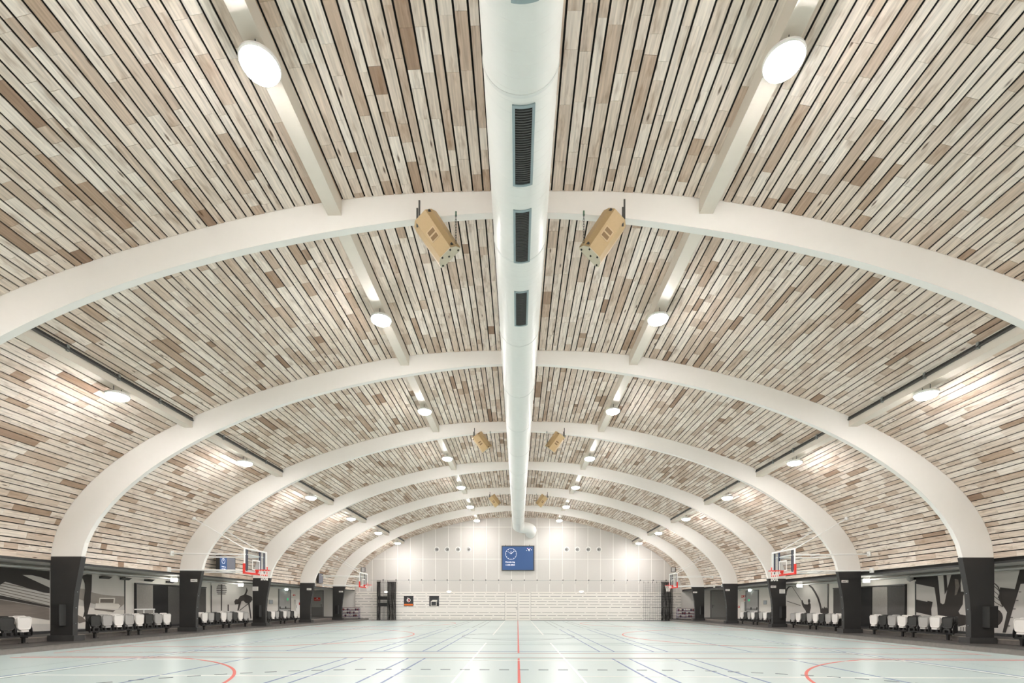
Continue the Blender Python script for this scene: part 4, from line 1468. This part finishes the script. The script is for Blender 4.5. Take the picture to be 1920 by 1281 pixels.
def make_goal(s, yc, label):
    """backboard in the plane x = s*GX facing the hall's middle; arms back to the vault"""
    t = thing('basketball_goal', label, 'basketball goal', (s * GX, yc, 2.67))
    hw, ht = 0.90, 1.05
    i = -s                                                      # inward direction
    f = MB()
    f.box(-0.02, 0.02, -hw, -hw + 0.06, 0, ht).box(-0.02, 0.02, hw - 0.06, hw, 0, ht).box(-0.02, 0.02, -hw + 0.06, hw - 0.06, ht - 0.06, ht).box(-0.02, 0.02, -hw + 0.06, hw - 0.06, 0, 0.06)
    f.build('backboard_frame', M_WHITEMETAL, t)
    MB().box(-0.008, 0.008, -hw + 0.06, hw - 0.06, 0.06, ht - 0.06).build('backboard_glass', GLASS, t)
    q = MB()
    q.box(i * 0.010, i * 0.016, -0.30, -0.25, 0.15, 0.60).box(i * 0.010, i * 0.016, 0.25, 0.30, 0.15, 0.60).box(i * 0.010, i * 0.016, -0.25, 0.25, 0.55, 0.60).box(i * 0.010, i * 0.016, -0.25, 0.25, 0.15, 0.19)
    q.build('target_rectangle', M_WHITEMETAL, t)
    p = MB()
    p.box(-0.04, 0.04, -hw - 0.025, hw + 0.025, -0.045, 0.03).box(-0.04, 0.04, -hw - 0.025, -hw + 0.03, 0.03, 0.38).box(-0.04, 0.04, hw - 0.03, hw + 0.025, 0.03, 0.38)
    p.build('edge_padding', M_RED, t)
    for yy, wd in ((-0.66, 0.07), (-0.56, 0.03), (0.42, 0.10), (0.78, 0.05)):
        MB().box(-i * 0.03, -i * 0.07, yy - wd / 2, yy + wd / 2, 0.06, ht - 0.06).build('rear_strut', M_NAVY, t)
    zr = 0.16
    rc = 0.15 + 0.225
    r = MB()
    r.tube([(i * (rc + 0.225 * math.cos(a)), 0.225 * math.sin(a), zr) for a in [2 * PI * k / 28 for k in range(28)]], 0.016, 8, closed=True)
    r.build('rim', M_RED, t, True)
    MB().box(i * 0.016, i * 0.17, -0.09, 0.09, zr - 0.03, zr + 0.02).prism([(i * 0.016, zr - 0.03), (i * 0.15, zr - 0.03), (i * 0.05, zr - 0.14), (i * 0.016, zr - 0.14)], -0.05, 0.05, 'y').build('rim_bracket', M_RED, t)
    nt_ = MB()
    n = 12
    lv = [(0.225, 0.0), (0.19, -0.12), (0.15, -0.24), (0.125, -0.34), (0.13, -0.44)]
    for k in range(n):
        for d in (1, -1):
            nt_.tube([(i * rc + rr * math.cos(2 * PI * (k + d * 0.5 * j) / n), rr * math.sin(2 * PI * (k + d * 0.5 * j) / n), zr + dz) for j, (rr, dz) in enumerate(lv)], 0.007, 4, False)
    nt_.build('net', M_NETW, t)
    # arms
    for yy in (-0.70, 0.70):
        for z in (0.10, 0.78):
            X = prof_x(2.67 + z) - 0.01 - GX
            MB().tube([(-i * 0.04, yy * 0.9, z), (-i * X, yy, z + 0.03)], 0.032, 8).build('arm', M_WHITEMETAL, t)
            MB().box(-i * (X + 0.01), -i * (X - 0.05), yy - 0.09, yy + 0.09, z - 0.06, z + 0.14).build('mounting_plate', M_WHITEMETAL, t)
        X = prof_x(4.96) - 0.01 - GX
        MB().tube([(-i * 0.04, yy * 0.9, 0.98), (-i * X, yy, 4.96 - 2.67)], 0.022, 8).build('stay', M_WHITEMETAL, t)
        MB().box(-i * (X + 0.02), -i * (X - 0.05), yy - 0.07, yy + 0.07, 4.90 - 2.67, 5.06 - 2.67).build('mounting_plate', M_WHITEMETAL, t)
    for z in (0.10, 0.78):
        MB().tube([(-i * 0.06, -0.7, z), (-i * 0.06, 0.7, z)], 0.028, 8).build('crossbar', M_WHITEMETAL, t)
    MB().tube([(-i * 1.4, -0.68, 0.12), (-i * 1.4, 0.68, 0.12)], 0.022, 8).build('crossbar', M_WHITEMETAL, t)
    return t


for s in (-1, 1):
    make_goal(s, 20.88, 'near basketball goal on white arms, %s side of the hall' % SIDES[s])
    make_goal(s, 35.55, 'far small basketball goal near the end wall, %s side' % SIDES[s])
    # shot clock boxes above the far goals
    p = at_y((680.8 if s < 0 else 1262.5), 1068.5, 36.2)
    t = thing('shot_clock', 'small dark box clock above the far %s basketball goal' % SIDES[s], 'clock', (p.x, 36.2, p.z))
    MB().box(-0.16, 0.16, -0.06, 0.06, -0.17, 0.17).build('casing', M_BLK, t)
    MB().box((-0.10 if s < 0 else -0.14), (0.14 if s < 0 else 0.10), -0.065, -0.06, -0.15, 0.15).build('face', M_SEATG, t)
    xw = s * (prof_x(p.z) - 0.01)
    MB().tube([(0, 0, 0.1), (xw - p.x, 0, 0.1)], 0.02, 6).build('bracket', M_WHITEMETAL, t)

# ------------------------------------------------------------------ monitors on the left side


def monitor(name, label, X, ya, yb, z0, z1, split):
    zc = (z0 + z1) / 2
    t = thing(name, label, 'screen', (X, (ya + yb) / 2, zc))
    hy, hz = (yb - ya) / 2, (z1 - z0) / 2
    MB().box(-0.17, 0, -hy, hy, -hz, hz).build('casing', M_BEZEL, t)
    b = MB().box(0, 0.012, -hy, hy, hz - 0.03, hz).box(0, 0.012, -hy, hy, -hz, -hz + 0.03).box(0, 0.012, -hy, -hy + 0.02, -hz + 0.03, hz - 0.03).box(0, 0.012, hy - 0.02, hy, -hz + 0.03, hz - 0.03)
    b.build('bezel', M_BLK, t)
    ym = -hy + split * 2 * hy
    d = MB().box(0, 0.006, -hy + 0.02, ym, -hz + 0.03, hz - 0.03).build('display', M_SCREEN, t)
    MB().box(0, 0.006, ym, hy - 0.02, -hz + 0.03, hz - 0.03).build('side_display', M_SCRGREY, t)
    if split > 0.3:
        rr = 0.13
        cy, cz_ = (-hy + 0.02 + ym) / 2, hz - 0.25
        ring_ = flat_ring(rr - 0.014, rr, 32, 0.0, 0.004)
        ring_.v = [(0.006 + y, x + cy, z + cz_) for x, y, z in ring_.v]
        ring_.build('clock_ring', M_SCRWHITE, d)
        MB().box(0.006, 0.01, cy - 0.004, cy + 0.012, cz_, cz_ + 0.1).build('clock_hand', M_SCRWHITE, d)
        M_ = Matrix.Translation((0.007, cy + 0.02, cz_ - 0.27)) @ Matrix.Rotation(PI / 2, 4, 'Z') @ Matrix.Rotation(PI / 2, 4, 'X')
        text_part('lettering', 'Donderdag', 0.07, M_SCRWHITE, d, M_)
        text_part('lettering', '14-03-2024', 0.07, M_SCRWHITE, d, Matrix.Translation((0, 0, -0.11)) @ M_)
    xw = -(prof_x(zc) - 0.01)
    MB().box(xw - X, -0.17, -0.12, 0.12, -0.1, 0.1).build('wall_bracket', M_BLK, t)
    return t


a, b = at_x(411.5, 1057, -14.15), at_x(441, 1060, -14.15)
zt, zb = at_x(411.5, 1041.3, -14.15).z, at_x(441, 1075.6, -14.15).z
monitor('wall_monitor', 'dark wall monitor with a blue clock behind the near left goal', -14.15, a.y, b.y, zb, zt, 0.45)
a, b = at_x(597.5, 1084, -14.2), at_x(605.5, 1084, -14.2)
zt, zb = at_x(601, 1075.5, -14.2).z, at_x(601, 1094, -14.2).z
monitor('wall_monitor', 'small dark wall monitor between the two farthest left feet', -14.2, a.y, b.y, zb, zt, 0.06)


# ------------------------------------------------------------------ signs and boxes on the black feet
def column_plate(idx, s, px0, px1, py0, py1, body, label, name='field_sign', cat='sign', size=0.6):
    Y = Y_ARCH[idx] - 0.012
    a, b = at_y(px0, py1, Y), at_y(px1, py0, Y)
    hw, hh = (b.x - a.x) / 2, (b.z - a.z) / 2
    t = thing(name, label, cat, ((a.x + b.x) / 2, Y, (a.z + b.z) / 2))
    MB().box(-hw, hw, -0.012, 0, -hh, hh).build('plate', M_WPLATE, t)
    if body:
        text_part('lettering', body, hh * 2 * size * 1.4, M_INK, t, Matrix.Translation((0, -0.0125, 0)) @ FACE_CAM)
    else:
        for k in range(5):
            zz_ = hh * (0.6 - 0.3 * k)
            MB().box(-hw * 0.8, hw * (0.8 - 0.25 * (k % 2)), -0.0135, -0.012, zz_ - 0.006, zz_ + 0.006).build('printed_line', M_SEATG, t)
    return t


column_plate(2 - 0, -1, 357.6, 370.0, 1086.3, 1091.2, 'veld 2', 'white field sign on the second left black foot')
column_plate(4, -1, 575.4, 583.8, 1103.4, 1107.0, 'veld 1', 'white field sign on the fourth left black foot')
column_plate(5, -1, 635.6, 643.2, 1108.2, 1111.0, 'veld 1', 'white field sign on the fifth left black foot')
column_plate(3, -1, 473.6, 484.2, 1100.3, 1108.0, None, 'white house rules sheet on the third left black foot', 'rules_sheet', 'notice')
column_plate(2, 1, 1577.8, 1590.3, 1088.0, 1092.8, 'veld 2', 'white field sign on the second right black foot')
column_plate(3, 1, 1445.0, 1455.0, 1098.3, 1102.4, 'veld 2', 'white field sign on the third right black foot')
column_plate(3, 1, 1461.3, 1471.8, 1105.2, 1113.0, None, 'white house rules sheet on the third right black foot', 'rules_sheet', 'notice')
column_plate(4, 1, 1360.2, 1368.3, 1105.0, 1108.2, 'veld 1', 'white field sign on the fourth right black foot')
column_plate(5, 1, 1299.4, 1307.0, 1109.4, 1112.2, 'veld 1', 'white field sign on the fifth right black foot')
for idx in (1, 3, 5):
    for s in (-1, 1):
        Y = Y_ARCH[idx] - 0.012
        t = thing('column_box', 'black equipment box on the %s %s black foot' % (ORD[idx - 1], SIDES[s]), 'box', ((-14.33 if s < 0 else 14.47), Y, 0.66), 0, 'black boxes on the arch feet')
        MB().box(-0.13, 0.13, -0.22, 0, 0, 0.66).build('housing', M_CHAR, t)
        MB().box(-0.12, 0.12, -0.232, -0.22, 0.01, 0.65).build('front_panel', M_BLK, t)
        MB().box(-0.135, 0.135, -0.235, 0, 0.66, 0.672).build('lid', M_BLK, t)

# ------------------------------------------------------------------ ball carts
for s in (-1, 1):
    yb_, zb, L_ = 42.2, KERB_Z, 1.5
    xm = at_y((657.5 if s < 0 else 1286), 1150, yb_).x
    t = thing('ball_cart', 'three tier ball cart on the %s gallery beside the end wall' % SIDES[s], 'cart', (xm, yb_, zb))
    for k in range(3):
        z = 0.16 + 0.27 * k
        MB().box(-L_ / 2, L_ / 2, -0.16, 0.16, z, z + 0.02).build('shelf', M_CARTB, t)
        parts('rail', [MB().tube([(-L_ / 2, q * 0.17, z + 0.09), (L_ / 2, q * 0.17, z + 0.09)], 0.018, 6) for q in (-1, 1)], M_CARTR, t)
    parts('top_rail', [MB().tube([(-L_ / 2, q * 0.17, 0.96), (L_ / 2, q * 0.17, 0.96)], 0.016, 6) for q in (-1, 1)], M_CARTR, t)
    for ux in (-1, -0.1, 1):
        for uy in (-1, 1):
            MB().tube([(ux * L_ / 2, uy * 0.175, 0.1), (ux * L_ / 2, uy * 0.175, 0.97)], 0.016, 6).build('post', M_CARTB, t)
            if abs(ux) == 1:
                MB().lathe([(0.05, -0.02), (0.05, 0.02)], (ux * L_ / 2, uy * 0.15, 0.05), 12, 'x').build('caster', M_BLK, t)
    bm_ = MB().lathe([(0.001, -0.09)] + [(0.09 * math.cos(a), 0.09 * math.sin(a)) for a in [-PI / 2 + PI * q / 8 for q in range(1, 8)]] + [(0.001, 0.09)], n=14)
    proto = None
    for k in range(3):
        for q in range(8):
            m_ = [M_BALLW, M_BALLB, M_BALLW, M_BALLW, M_BALLW, M_BALLB, M_BALLR][(q + k * 3) % 7]
            cn = {'white_ball': 'white', 'dark_blue_ball': 'dark blue', 'maroon_ball': 'maroon'}[m_.name]
            o = bm_.build('ball', m_, None, True, loc=(xm + (-L_ / 2 + 0.11 + (L_ - 0.22) * q / 7), yb_, zb + 0.18 + 0.27 * k + 0.09))
            tag(o, '%s ball, %s from the left on the %s tier of the %s ball cart' % (cn, ORD[q], ('bottom', 'middle', 'top')[k], SIDES[s]), 'ball', 'balls on the carts')
